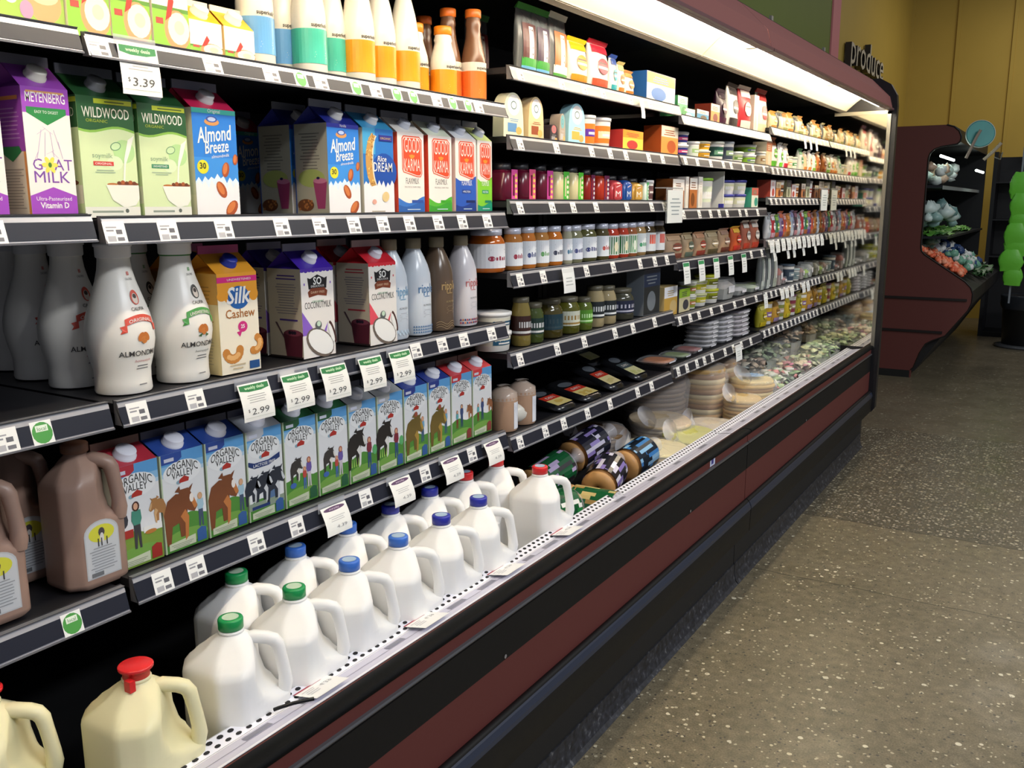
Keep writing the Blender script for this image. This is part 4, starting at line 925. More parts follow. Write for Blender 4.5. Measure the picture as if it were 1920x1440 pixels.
# ---- lathe bottles with printing that follows the wall
def rmap(prof, a0=0., sq=2., extra=.0006):
    def R_(v):
        for (r0, z0), (r1, z1) in zip(prof, prof[1:]):
            if z0 <= v <= z1 and z1 > z0: return r0 + (r1 - r0) * (v - z0) / (z1 - z0)
        return prof[-1][0]
    ref = max(r for r, z in prof)
    def mp(u, v, k=1):
        a = a0 + u / ref; c, d = math.cos(a), math.sin(a); r = R_(v) + extra + .0003 * k; q = r / (abs(c) ** sq + abs(d) ** sq) ** (1 / sq)
        return (q * c, q * d, v)
    return mp
def kefir(big, band, liquid, lc='f8f4e6', capc='f09020', choc=False):
    s = 1.0 if big == 2 else (.76 if big == 1 else .87)
    R0 = .036 if big == 2 else .033
    if big == 2: P = [(.033, 0), (R0, .004), (R0, .12), (.034, .14), (.027, .18), (.018, .215), (.0155, .235), (.0155, .25)]
    elif big == 1: P = [(.030, 0), (R0, .004), (R0, .085), (.031, .10), (.023, .128), (.021, .136), (.0225, .142), (.0205, .150), (.0195, .155), (.0195, .160)]
    else: P = [(.030, 0), (R0, .004), (R0, .105), (.030, .125), (.021, .165), (.0185, .19), (.0205, .2), (.0185, .21), (.018, .222)]
    r = empty('kefir_bottle'); lm = M(lc, .25, sss=.0)
    kid('bottle_body', MB().lathe(P, lm, 28), r)
    b = MB(); m = rmap(P, -.25)
    z0, z1 = ((.026, .094), (.012, .070), (.014, .082))[(2, 1, 3).index(big)]
    arc = math.pi * R0
    b.rect(-arc, arc, z0, z1, m, M(band, .35), 1, 32, 1)
    if choc: b.rect(-arc, arc, z1, z1 + .022, m, M('f0ece0', .35), 1, 32, 1)
    b.rect(-.012, .022, z0 + .01, z1 - .006, m, M(band, .3), 2, 6, 1)
    b.lines(-.01, .02, z0 + .012, z0 + .026, 3, m, M('e8e0c8' if band != 'f0a020' else 'c87818'), 4, .3)
    b.text('superkefir', .006, z1 + .004, .011, m, M('3a3a38'), 4, fit=.042, bold=.02)
    kid('wrap_label', b, r)
    z = P[-1][1]; q = P[-1][0]
    c = MB().lathe([(q + .0015, z - .006), (q + .003, z - .004), (q + .003, z + .012), (q + .0015, z + .0145), (.001, z + .015)], M(capc, .35), 24)
    kid('screw_cap', c, r)
    return r
KB = [('b1', 2, '6aa8e0', -1.40, 1.339, 'tall white kefir bottle with blue band, front one'), ('b1', 2, '', -1.455, 1.462, 'tall white kefir bottle with blue band, set farther back'), ('t1', 2, '4cc0a8', -1.40, 1.486, 'tall white kefir bottle with teal band, front one'), ('t1', 2, '', -1.44, 1.592, 'tall white kefir bottle with teal band, set farther back'),
      ('o1', 2, 'f0a020', -1.40, 1.641, 'tall white kefir bottle with orange band, leftmost'), ('o1', 2, '', -1.412, 1.731, 'tall white kefir bottle with orange band, middle'), ('o1', 2, '', -1.405, 1.812, 'tall white kefir bottle with orange band, rightmost tall one'),
      ('s1', 1, 'f09c20', -1.435, 1.892, 'small orange capped white kefir bottle, left of two'), ('s1', 1, '', -1.40, 1.962, 'small orange capped white kefir bottle, right of two')]
for key, bg, band, x, y, lab in KB:
    if key not in proto: proto[key] = put(kefir(bg, band, 0), x, y, S1Z, lab, 'bottle', 'kefir bottles')
    else: dup(proto[key], (x, y, S1Z), lab)
ch = put(kefir(3, 'f07c30', 0, '7e5840', 'e87828', True), -1.447, 2.052, S1Z, 'brown chocolate drink bottle with orange band, left of two', 'bottle', 'chocolate drink bottles')
dup(ch, (-1.40, 2.098, S1Z), 'brown chocolate drink bottle with orange band, right of two')
dup(ch, (-1.56, 2.10, S1Z), 'brown chocolate drink bottle standing in the back row')
dup(proto['s1'], (-1.52, 1.95, S1Z), 'small orange capped kefir bottle in the back row')

# ---- bulbous almond milk bottles
CP = [(.046, 0), (.0475, .004), (.0465, .02), (.047, .04), (.0535, .065), (.0575, .09), (.057, .11), (.052, .135), (.042, .165), (.0335, .19), (.0285, .21), (.0265, .225), (.0262, .232)]
def bulb(rc, nutc, green):
    r = empty('almond_milk_bottle'); kid('bottle_body', MB().lathe(CP, M('f2efe6', .3), 36), r)
    b = MB(); m = rmap(CP, .1, extra=.0008)
    b.text('80', .0, .202, .009, m, M(rc), 3, bold=.02); b.text('CALORIES', 0, .194, .0055, m, M('707070'), 3)
    b.ell(0, .165, .011, .0125, m, M(rc if not green else '3a3a38'), 2, 18, rings=2); b.ell(0, .163, .0075, .009, m, M('e8d8c8'), 4, 14, rings=2); b.ell(0, .167, .005, .004, m, M('3a2a28'), 5, 10); b.text('CALIFIA', 0, .143, .008, m, M('4a4a48'), 3, fit=.03, bold=.01)
    n = 10; pts = [(-.031 + .062 * i / n, .118 + .007 * math.sin(math.pi * i / n)) for i in range(n + 1)]
    for i in range(n): b.poly([pts[i], pts[i + 1], (pts[i + 1][0], pts[i + 1][1] + .0115), (pts[i][0], pts[i][1] + .0115)], m, M(rc), 4)
    b.poly([(-.04, .105), (-.028, .108), (-.028, .120), (-.04, .117), (-.036, .111)], m, M(rc), 3); b.poly([(.04, .105), (.028, .108), (.028, .120), (.04, .117), (.036, .111)], m, M(rc), 3)
    b.text('ORIGINAL' if not green else 'UNSWEETENED', 0, .1255, .008, m, M('e8e0d8'), 6, fit=.048, bold=.015, arc=6.)
    for e in (-1, 1): b.ell(e * .0052, .0985, .0085, .0055, m, M('c07030'), 5, 14, rot=e * -1.0 + math.pi / 2 * 0, rings=2)
    b.ell(0, .093, .006, .0065, m, M('c87c3c'), 5, 12)
    if green: b.poly([(-.012, .086), (-.004, .09), (-.006, .083)], m, M('3a6a38'), 6); b.poly([(.012, .086), (.004, .09), (.006, .083)], m, M('3a6a38'), 6)
    b.text('ALMONDMILK', 0, .066, .013, m, M('3c3a3a'), 5, fit=.09, bold=.006)
    b.text('homestyle', 0, .055, .006, m, M('c05860' if not green else '707070'), 5, fit=.036, shear=.3); b.lines(-.018, .018, .042, .052, 2, m, M('808080'), 5, .35); b.lines(-.013, .013, .014, .018, 1, m, M('909090'), 5, .5)
    kid('printed_label', b, r)
    c = MB(); n = 40
    if green: kid('green_seal', MB().lathe([(.0272, .2285), (.0272, .2335)], M('4a8a48', .4), 30, caps=False), r)
    rings = []
    for q, z in ((.0275, .231), (.029, .233), (.029, .249), (.031, .250), (.031, .2545), (.029, .2565), (.002, .2567)): rings.append([(q * (1 + (.012 if i % 2 and .233 <= z <= .249 else 0)) * math.cos(2 * math.pi * i / n), q * math.sin(2 * math.pi * i / n), z) for i in range(n)])
    c.loft(rings, M('e4e4e6', .4)); kid('screw_cap', c, r)
    return r
bo = put(bulb('d8503c', '', False), -1.405, .991, S3Z, 'bulbous white almond milk bottle with red ribbon, in front', 'bottle', 'bulbous almond milk bottles')
bg = put(bulb('4a9a48', '', True), -1.405, 1.118, S3Z, 'bulbous white almond milk bottle with green ribbon, in front', 'bottle', 'bulbous almond milk bottles')
dup(bo, (-1.53, .985, S3Z), 'shaded red ribbon almond milk bottle, nearest behind the front one')
dup(bo, (-1.66, .998, S3Z), 'shaded red ribbon almond milk bottle, second from the back')
dup(bo, (-1.80, 1.03, S3Z), 'faint almond milk bottle at the very back of its row')
dup(bg, (-1.53, 1.118, S3Z), 'shaded green ribbon almond milk bottle behind the front one')

# ---- smooth shouldered pea milk bottles
RP = [(.038, 0), (.040, .004), (.040, .13), (.0385, .15), (.033, .172), (.025, .192), (.018, .207), (.0165, .213), (.0165, .222)]
def pea(body, txt, pat, capc):
    r = empty('pea_milk_bottle'); kid('bottle_body', MB().lathe(RP, M(body, .22), 32, sq=2.6), r)
    b = MB(); m = rmap(RP, -.1, 2.6, .0006)
    b.text('ripple', .004, .105, .024, m, M(txt), 4, fit=.052, sy=1.3, bold=.005); b.lines(-.012, .02, .095, .099, 1, m, M(txt), 3, .4)
    b.text('8G PROTEIN', .006, .072, .007, m, M('808488' if body != '6a5848' else 'a89468'), 3, fit=.03); b.lines(-.01, .022, .045, .066, 5, m, M('b0b4bc' if body != '6a5848' else '8a7458'), 3, .25)
    if pat == 'tri':
        for i in range(14):
            for j in range(3): u = -.036 + i * .0055; z = .006 + j * .007; b.poly([(u, z), (u + .0045, z), (u + .0022, z + .005)], m, M(txt), 3)
    elif pat == 'dot':
        cs = ('c04858', '5a3a78', 'd88048', '304878')
        for i in range(14):
            for j in range(2): b.ell(-.036 + i * .0055, .009 + j * .008, .0022, .003, m, M(cs[(i + j) % 4]), 3, 6)
    elif pat == 'line':
        for j in range(3):
            for i in range(12): u = -.036 + i * .006; z = .008 + j * .006 + .004 * math.sin(i); b.poly([(u, z), (u + .006, z + .004 * math.sin(i + 1) - .004 * math.sin(i)), (u + .006, z + .001 + .004 * math.sin(i + 1) - .004 * math.sin(i)), (u, z + .001)], m, M('b8a078'), 3)
    else:
        for i in range(12): b.ell(-.034 + i * .006, .014 + .005 * (i % 2), .003, .004, m, M('c0d4e4'), 3, 8)
    kid('printed_label', b, r)
    kid('screw_cap', MB().lathe([(.0185, .212), (.0195, .214), (.0195, .236), (.018, .238), (.001, .2385)], M(capc, .4), 26), r)
    return r
for y, body, txt, pat, lab in ((1.733, 'd4dee8', '6a9cc0', 'x', 'pale blue pea milk bottle with light blue lettering'), (1.828, 'dce4ec', '4878a8', 'tri', 'white pea milk bottle with navy triangle border'), (1.925, '6a5848', 'b89c68', 'line', 'brown chocolate pea milk bottle with gold waves'), (2.035, 'e6e2e6', 'c06868', 'dot', 'white pea milk bottle with pink lettering and dots')):
    put(pea(body, txt, pat, '9a8e74' if body != 'e6e2e6' else 'b0a68c'), -1.405, y, S3Z, lab, 'bottle')

# ---- chocolate half gallon jugs
def sqring(hx, hy, z, n=32, e=4., cx=0, cy=0):
    out = []
    for i in range(n):
        a = 2 * math.pi * (i + .5) / n; c, d = math.cos(a), math.sin(a); q = 1 / (abs(c) ** e + abs(d) ** e) ** (1 / e)
        out.append((cx + hx * q * c, cy + hy * q * d, z))
    return out
def jugshape(b, m, q=1., zq=1., qy=None, pocket=.057, thick=1.):
    qy = qy or q
    def ring(h, z, cut=None, e=8., ch=.030):
        out = []
        for i in range(56):
            a = 2 * math.pi * (i + .5) / 56; c, d = math.cos(a), math.sin(a); k = h / (abs(c) ** e + abs(d) ** e) ** (1 / e)
            x, y = k * c, k * d
            for sx_, sy_ in ((1, 1), (1, -1), (-1, 1), (-1, -1)):
                lim = 2 * h - ch
                if sx_ == 1 and sy_ == 1: lim = 2 * h - .014 if cut is None else cut
                t = x * sx_ + y * sy_ - lim
                if t > 0: x -= sx_ * t / 2; y -= sy_ * t / 2
            out.append((x * q, y * qy, z * zq))
        return out
    H = .074; P = pocket
    b.loft([ring(.066, 0), ring(.0735, .007), ring(H, .012), ring(H, .055), ring(H * .993, .06), ring(H * .993, .085), ring(H, .09), ring(H, .112), ring(H, .117), ring(H, .130, P + .032), ring(H, .137, P + .014), ring(H, .16, P + .002), ring(H, .180, P), ring(H * .985, .188, P), ring(H * .93, .196, P, 7, .034), ring(.058, .208, P - .003, 5, .034), ring(.045, .219, P - .006, 4, .03), ring(.032, .229, .05, 3, .018), ring(.0235, .236, .06, 2, 0), ring(.0195, .241, .06, 2, 0), ring(.0185, .250, .06, 2, 0)], m)
    hp = [(.012, .222), (.026, .2245), (.042, .2200), (.050, .2150), (.0545, .2060), (.0570, .188), (.0595, .168), (.0615, .148), (.0620, .132), (.0600, .114)]
    b.tube([(x * q, x * qy, z * zq) for x, z in hp], [t * thick * (q * .5 + .5) for t in (.010, .0125, .0125, .0128, .0125, .0115, .0115, .012, .0135, .012)], m, 14, (1.0, .95))
def chocjug():
    r = empty('chocolate_milk_jug'); b = MB(); m = M('9c8072', .4)
    jugshape(b, m, .68, .955, .73, .074, 1.25)
    kid('jug_body', b, r)
    l = MB(); mp = front(.0503, .0005)
    pts = [(-.03, .018), (.034, .018), (.034, .095)] + [(.002 + .032 * math.cos(a), .095 + .022 * math.sin(a)) for a in [i * math.pi / 10 for i in range(11)]] + [(-.03, .095)]
    l.poly(pts, mp, M('b8bcc0', .5), 1)
    l.poly([(.002 + (u - .002) * .93, .065 + (v - .065) * .95) for u, v in pts], mp, M('c4c8cc', .5), 2)
    l.ell(.002, .094, .024, .015, mp, M('d0d040'), 3, 20); l.ell(.002, .096, .006, .008, mp, M('4a4448'), 4, 10); l.ell(.002, .086, .004, .009, mp, M('d8d4d0'), 5, 10)
    for u in (-.006, .0, .01): l.rect(u, u + .002, .072, .086, mp, M('3a3a3c'), 5)
    l.lines(-.024, .028, .03, .074, 9, mp, M('8a8e94'), 4, .3); l.rect(-.022, 0, .021, .028, mp, M('6c7074'), 4)
    kid('paper_label', l, r)
    kid('cap', MB().lathe([(.021, .228), (.022, .23), (.022, .242), (.02, .244), (.001, .2445)], M('6a4a3a', .5), 22), r)
    return r
cj = put(chocjug(), -1.402, .885, .836, 'brown chocolate milk jug with paper cow label and hand hole', 'jug')
dup(cj, (-1.402, .708, .836), 'brown chocolate milk jug cut by the left edge of the frame')
dup(cj, (-1.52, .83, .836), 'chocolate milk jug in shade behind the front pair')

# ---- gallon milk jugs standing in the well
def gallon(body, capc, flip=False):
    r = empty('milk_jug'); b = MB(); m = M(body, .38, spec=.4)
    jugshape(b, m)
    kid('jug_body', b, r)
    kid('neck_ring', MB().lathe([(.0205, .2375), (.0225, .239), (.0225, .2425), (.0205, .244)], m, 24), r)
    cm = M(capc, .35)
    c = MB().lathe([(.0205, .245), (.0215, .2455), (.0218, .262), (.0205, .2645), (.016, .265), (.001, .2645)] if not flip else [(.0195, .243), (.0205, .244), (.0205, .256), (.0265, .258), (.0268, .262), (.025, .2635), (.001, .263)], cm, 28)
    if flip: c.box(.008, .022, -.028, -.018, .232, .25, cm)
    cp_ = kid('cap', c, r)
    if not flip:
        kid('cap_disc', MB().ell(0, 0, .0145, .0145, lambda u, v, k=1: (u, v, .2655), M('b8d0b8' if capc == '16924e' else 'a0b8d0', .5), n=18), cp_)
    if not flip:
        l = MB(); mp = front(.0742, .0004); n = 14
        l.poly([(.028 * math.cos(math.pi * i / n), .052 + .034 * math.sin(math.pi * i / n)) for i in range(n + 1)] + [(-.028, .02), (.028, .02)], mp, M('2f78c0', .4), 1)
        l.poly([(.022 * math.cos(math.pi * i / n), .052 + .026 * math.sin(math.pi * i / n)) for i in range(n + 1)] + [(-.022, .02), (.022, .02)], mp, M('e4e8ee', .4), 2)
        l.lines(-.018, .018, .026, .06, 5, mp, M('6a8ab0'), 3, .35)
        kid('front_label', l, r)
    return r
WELL = .5005
W_ = 'f2f1ee'
caps = {'green': '16924e', 'light blue': '3a70cc', 'dark blue': '2830a4', 'red': 'd8282c'}
FR = [(1.013, 'green'), (1.167, 'green'), (1.322, 'light blue'), (1.481, 'light blue'), (1.640, 'dark blue'), (1.796, 'dark blue')]
BK = [(1.161, 'green'), (1.322, 'light blue'), (1.484, 'light blue'), (1.639, 'dark blue'), (1.797, 'dark blue'), (1.957, 'red'), (2.112, 'red')]
cr = put(gallon('e6dfb4', 'd8282c', True), -1.196, .822, WELL, 'cream coloured milk jug with red flip cap, nearest the front', 'jug', 'gallon milk jugs')
dup(cr, (-1.325, .655, WELL), 'cream coloured milk jug cut by the bottom left corner', cat='jug')
pj = {}
cnt = {}
for row, x, rn in ((FR, -1.196, 'front row'), (BK, -1.345, 'back row')):
    tot = {}
    for _, c in row: tot[c] = tot.get(c, 0) + 1
    seen = {}
    for y, c in row:
        seen[c] = seen.get(c, 0) + 1
        w1 = '' if tot[c] == 1 else (', left one' if seen[c] == 1 else ', right one')
        lab = 'white milk jug with %s cap in the %s%s' % (c, rn, w1)
        if c not in pj: pj[c] = put(gallon(W_, caps[c]), x, y, WELL, lab, 'jug', 'gallon milk jugs')
        else: dup(pj[c], (x, y, WELL), lab)
dup(pj['red'], (-1.200, 2.108, WELL), 'white milk jug with red cap at the end of the front row')

# ---- hanging sale cards and lip price cards
def hangcard(w, h, price, green, curl):
    b = MB(); n = 10
    def mp(u, v, k=1):   # v from 0 at the top to -h
        t = -v / h; return (.010 * math.sin(t * 1.7) * curl + .0003 * k, u, v + .003 * t * t)
    b.rect(-w / 2, w / 2, -h, 0, mp, M('f0f0ea', .5), 0, 1, n)
    if green:
        b.poly([(-w * .46, -h * .04), (w * .46, -h * .04), (w * .46, -h * .17), (w * .2, -h * .215), (-w * .2, -h * .215), (-w * .46, -h * .17)], mp, M('1f7a3c'), 2); b.text('weekly deals', 0, -h * .15, .008, mp, M('c8e8c0'), 4, fit=w * .62, bold=.02)
        b.lines(-w * .32, w * .32, -h * .5, -h * .26, 4, mp, M('a8a8a4'), 3, .3)
        b.text('$', -w * .32, -h * .74, h * .12, mp, M('4c4c4c'), 4); b.text(price, w * .04, -h * .82, h * .24, mp, M('4c4c4c'), 4, fit=w * .56, bold=.0, shear=.1)
        b.rect(-w * .45, w * .45, -h * .9, -h * .893, mp, M('b0b8a8'), 3)
    else:
        b.ell(0, -h * .1, w * .42, h * .07, mp, M('5a3a60'), 2, 16, rings=2); b.text('everyday', 0, -h * .125, .006, mp, M('d8c8d8'), 5, fit=w * .4)
        b.lines(-w * .35, w * .35, -h * .5, -h * .3, 3, mp, M('b8b8b8'), 3, .3); b.text(price, w * .1, -h * .78, h * .17, mp, M('8a8a8c'), 4, fit=w * .4)
    r = empty('price_tag'); kid('paper_card', b, r)
    kid('clear_holder', MB().rect(-w / 2 - .002, w / 2 + .002, -h * .16, .012, lambda u, v, k=1: (-.0035, u, v), M('c8ccd4', .1, alpha=.5)), r)
    return r
hc = put(hangcard(.074, .082, '3.39', True, .8), -1.318, 1.004, 1.722, 'hanging sale card reading $3.39 under the top shelf', 'price tag')
hg = None
for i, y in enumerate((1.2, 1.31, 1.421, 1.54, 1.645)):
    lab = 'hanging green topped $2.99 sale card, %s of five' % ('leftmost', 'second', 'middle', 'fourth', 'rightmost')[i]
    if hg is None: hg = put(hangcard(.078, .073, '2.99', True, 1.6), -1.312, y, 1.139, lab, 'price tag', 'hanging $2.99 cards')
    else: dup(hg, (-1.312, y, 1.139), lab)
hp_ = None
for i, (y, p) in enumerate(((1.405, '4.39'), (1.632, '4.39'), (1.838, '4.39'), (2.035, '4.39'))):
    lab = 'hanging purple topped price card above the jugs, %s of four' % ('leftmost', 'second', 'third', 'rightmost')[i]
    if hp_ is None: hp_ = put(hangcard(.078, .062, p, False, 1.9), -1.312, y, .836, lab, 'price tag', 'purple topped price cards')
    else: dup(hp_, (-1.312, y, .836), lab)
def lipcard(w):
    b = MB(); a = .405
    def mp(u, v, k=1): return (-.030 + v * .98, u, -.004 + v * .2 + .0005 * k)
    b.rect(-w / 2, w / 2, 0, .062, mp, M('f0f0ee', .4), 0, 2, 2); b.rect(-w / 2, w * .3, .002, .007, mp, M('a82840'), 2); b.text('4.39', w * .2, .02, .016, mp, M('a0a0a4'), 3); b.lines(-w * .42, -w * .05, .016, .044, 4, mp, M('b4b4b8'), 3, .3)
    return build('shelf_price_card', b)
for i, y in enumerate((1.125, 1.445, 1.765, 2.075)):
    lab = 'white price card on the cooler lip before the jugs, %s of four' % ('nearest', 'second', 'third', 'farthest')[i]
    if i == 0: lc = tag(lipcard(.085), lab, 'price tag', 'price cards on the lip'); lc.location = (-1.098, y, .606)
    else: dup(lc, (-1.098, y, .606), lab)
bw = MB().tube([(-1.108, 0, .612), (-1.10, .004, .616), (-1.082, .02, .622), (-1.062, .05, .622)], .0035, M('101014', .3), 8)
tag(build('cable_loop', bw, loc=(0, 1.02, 0)), 'short black rubber loop over the lip by the front green capped jug', 'cable')
# ================================================================== goods of the other bays
def arts(b, m, w, h, cs, seed, style):
    """generic printing for small packs: base, band and picture blob"""
    rr = random.Random(seed)
    b.rect(-w * .49, w * .49, h * .01, h * .99, m, M(cs[0], .4), 1)
    if style == 'box':
        b.rect(-w * .49, w * .49, h * .62, h * .99, m, M(cs[1], .4), 2); b.ell(w * rr.uniform(-.1, .2), h * .3, w * .26, h * .22, m, M(cs[2], .4), 3)
        b.lines(-w * .35, w * .3, h * .68, h * .9, 3, m, M(cs[2], .4), 4, .4)
    else:
        b.rect(-w * .49, w * .49, h * .80, h * .99, m, M(cs[1], .4), 2); b.rect(-w * .49, w * .49, h * .01, h * .2, m, M(cs[2], .4), 2)
        b.ell(0, h * .5, w * .3, h * .17, m, M(cs[2] if rr.random() < .5 else cs[1], .4), 3); b.lines(-w * .3, w * .3, h * .42, h * .58, 2, m, M('f0ece0' if sum(lin(cs[0])[:3]) < 1.2 else '605850', .5), 4, .4)
def g_box(w, h, d, cs, seed):
    b = MB().box(-d, 0, -w / 2, w / 2, 0, h, M(cs[1] if sum(lin(cs[2])[:3]) > 2 else cs[2], .4)); arts(b, front(0), w, h, cs, seed, 'box'); return b, []
def g_bag(w, h, d, cs, seed, clear=False):
    rr = random.Random(seed); n = 16; b = MB(); rings = []; m = M(cs[0], .35) if not clear else M('8c9294', .15, alpha=.6)
    K = 9
    zc = [j / K for j in range(K + 1)]
    def dep(t): return d * .5 * max(.06, math.sin(math.pi * min(1, .18 + t * .82)) ** .6)
    for t in zc:
        q = dep(t); hw = w / 2 * (1 - .06 * math.sin(math.pi * t))
        rings.append([(q * math.sin(2 * math.pi * i / n) * (1 + rr.uniform(-.08, .08)) - d / 2, hw * math.copysign(abs(math.cos(2 * math.pi * i / n)) ** .6, math.cos(2 * math.pi * i / n)), h * t * .93) for i in range(n)])
    b.loft(rings, m)
    top = MB(); top.prism([(-d / 2 - .004, h * .92), (-d / 2 + .004, h * .92), (-d / 2 + .0012 + .01, h), (-d / 2 + .009, h)], -w / 2, w / 2, M(cs[1], .35))
    def fm(u, v, k=1):
        t = min(1, max(0, v / (h * .93))); q = dep(t) * max(.0, 1 - (abs(u) / (w / 2)) ** 3) ** .5
        return (q - d / 2 + .0025 + .0004 * k, u, v)
    if clear:
        b.rect(-w * .36, w * .36, h * .2, h * .72, fm, M(cs[0], .4), 1, 6, 6); b.rect(-w * .08, w * .16, h * .1, h * .68, fm, M('f4f2ee', .3), 2, 2, 5)
        b.rect(-w * .4, w * .4, h * .1, h * .22, fm, M(cs[1], .4), 3, 6, 2); b.rect(-w * .4, w * .4, h * .01, h * .1, fm, M(cs[2], .4), 3, 6, 2)
    else:
        b.rect(-w * .4, w * .4, h * .74, h * .9, fm, M(cs[1], .4), 1, 6, 2); b.rect(-w * .42, w * .42, h * .03, h * .22, fm, M(cs[2], .4), 1, 6, 2)
        b.ell(w * .03, h * .48, w * .28, h * .16, fm, M(cs[2] if rr.random() < .6 else cs[1], .4), 2, 14, rings=3); b.rect(-w * .25, w * .25, h * .42, h * .47, fm, M('f2eee4'), 3, 4, 1)
        b.rect(-w * .2, w * .22, h * .52, h * .55, fm, M('4c4440'), 3, 4, 1)
    return b, [('seal', top)]
def g_tub(w, h, d, cs, seed, tall=False, two=False):
    b = MB(); R_ = w / 2; parts = []; H_ = h / 2 if two else h
    for j in range(2 if two else 1):
        z = j * H_; lh = min(.012, H_ * .2)
        P = [(R_ * .84, z), (R_ * .86, z + .002), (R_ * .95, z + H_ - lh)]
        b.lathe(P, M('f0eee6', .35), 24); b.lathe([(R_ * .855 + .0006, z + H_ * .1), (R_ * .935 + .0006, z + H_ * .72)], M(cs[0], .4), 24, caps=False)
        l = MB().lathe([(R_ * .96, z + H_ - lh), (R_, z + H_ - lh), (R_, z + H_ - .002), (R_ * .9, z + H_ - .0005), (.001, z + H_ - .0005)], M(cs[1], .35), 24); parts.append(('lid', l))
        P2 = [(R_ * .86, z), (R_ * .94, z + H_)]; mp = rmap(P2, -.2, extra=.0012)
        b.rect(-R_ * .7, R_ * .7, z + H_ * .32, z + H_ * .55, mp, M(cs[2], .4), 1, 6, 1)
        b.rect(-R_ * .4, R_ * .4, z + H_ * .38, z + H_ * .46, mp, M('f4f0e8', .4), 3, 4, 1)
    return b, parts
def g_jar(w, h, d, cs, seed, dark=False):
    R_ = w / 2; zl = h - .014
    P = [(R_ * .9, 0), (R_, .005), (R_, h * .66), (R_ * .92, h * .76), (R_ * .76, zl - .003), (R_ * .76, zl)]
    b = MB().lathe(P, M(cs[0], .08 if not dark else .12, spec=.6), 26)
    mp = rmap(P, -.35)
    if dark:
        lab = MB(); a = math.pi * R_ * .9; lab.rect(-a, a, h * .22, h * .62, mp, M(cs[1], .45), 1, 26, 1); lab.rect(-a, a, h * .26, h * .31, mp, M(cs[2], .45), 2, 26, 1); lab.rect(-a * .3, a * .3, h * .38, h * .5, mp, M(cs[2], .45), 2, 6, 1)
        l = MB().lathe([(R_ * .8, zl - .002), (R_ * .84, zl), (R_ * .84, h - .001), (.001, h)], M('5c5848', .4), 26)
    else:
        lab = MB(); a = math.pi * R_ * .92
        if cs[1] == '2f7a40' or cs[1] == '3a9850':
            lab.rect(-a, a, h * .1, h * .66, mp, M('eef0ea', .45), 1, 26, 1); lab.rect(-a * .4, a * .4, h * .12, h * .62, mp, M(cs[1], .45), 2, 8, 1); lab.ell(0, h * .34, R_ * .3, h * .14, mp, M(cs[2], .45), 3, 12, rings=2)
        else:
            lab.rect(-a, a, h * .1, h * .66, mp, M(cs[1], .45), 1, 26, 1)
            if cs[2][:3] == 'e05': lab.rect(-R_ * .4, R_ * .5, h * .32, h * .6, mp, M(cs[2], .45), 2, 4, 1)
            else:
                lab.ell(-R_ * .35, h * .32, R_ * .2, h * .06, mp, M(cs[2], .45), 2, 10)
                rr = random.Random(seed)
                for i in range(4): lab.rect(-R_ * .1 + i * R_ * .2, R_ * .02 + i * R_ * .2, h * .28, h * rr.uniform(.34, .4), mp, M(cs[2], .45), 2)
                lab.lines(-R_ * .5, R_ * .7, h * .44, h * .58, 2, mp, M('90a0a0'), 2, .4)
        l = MB().lathe([(R_ * .8, zl - .004), (R_ * .84, zl - .003), (R_ * .84, h - .001), (.001, h)], M('c4c8d8', .3, .2), 26)
    return b, [('wrap_label', lab), ('lid', l)]
def g_juice(w, h, d, cs, seed, letter=False):
    q = w / 2; hb = h * .84
    b = MB().loft([sqring(q * .95, q * .95, 0, 24, 5), sqring(q, q, .004, 24, 5), sqring(q, q, hb * .86, 24, 5), sqring(q * .8, q * .8, hb * .94, 24, 4), sqring(q * .5, q * .5, hb, 24, 3), sqring(q * .48, q * .48, h - .01, 24, 2)], M(cs[0], .2))
    lab = MB(); f = front(q + .0006)
    if letter:
        lab.rect(-q * .8, q * .8, hb * .1, hb * .8, f, M(cs[0], .4), 1); lab.text('M', 0, hb * .2, .028, f, WHITE, 2, fit=q * 1.0); lab.poly([(-q * .4, hb * .62), (q * .5, hb * .72), (q * .45, hb * .76), (-q * .4, hb * .67)], f, M('f0d0d0'), 2)
    else:
        lab.rect(-q * .15, q * .75, 0.002, hb * .98, f, M(cs[1], .4), 1)
        for i in range(5): lab.ell(q * .55 * (1 if i % 2 else .9), hb * (.12 + .17 * i), q * .16, hb * .06, f, M(cs[2], .4), 2, 8)
        lab.rect(q * .05, q * .3, hb * .15, hb * .8, f, M(cs[0], .4), 2)
    c = MB().lathe([(q * .72, hb * .98), (q * .74, hb), (q * .74, h - .001), (.001, h)], M('1c1c22', .4), 20)
    return b, [('front_label', lab), ('screw_cap', c)]
def g_egg(w, h, d, cs, seed):
    n = 18; q = w / 2
    pts = [(-q, 0), (q, 0), (q * .96, h * .45)] + [(q * .9 * math.cos(a), h * .62 + h * .38 * math.sin(a)) for a in [i * math.pi / n for i in range(n + 1)]] + [(-q * .96, h * .45)]
    b = MB(); dd = .035
    b.add([(0, u, v) for u, v in pts] + [(-dd, u, v) for u, v in pts], [tuple(range(len(pts))), tuple(range(len(pts), 2 * len(pts)))[::-1]] + [(i, (i + 1) % len(pts), len(pts) + (i + 1) % len(pts), len(pts) + i) for i in range(len(pts))], M(cs[0], .4))
    f = front(0); b.ell(0, h * .72, q * .6, h * .23, f, M(cs[1], .4), 2, 20); b.ell(0, h * .72, q * .3, h * .1, f, M('708888'), 3, 12); b.ell(0, h * .72, q * .22, h * .07, f, M(cs[1]), 4, 12)
    b.rect(-q * .6, q * .3, h * .12, h * .32, f, M(cs[2], .4), 2); b.lines(-q * .5, q * .6, h * .36, h * .44, 2, f, M(cs[2]), 3, .4); b.ell(q * .5, h * .16, q * .3, h * .09, f, M('e8b060'), 3, 12)
    return b, []
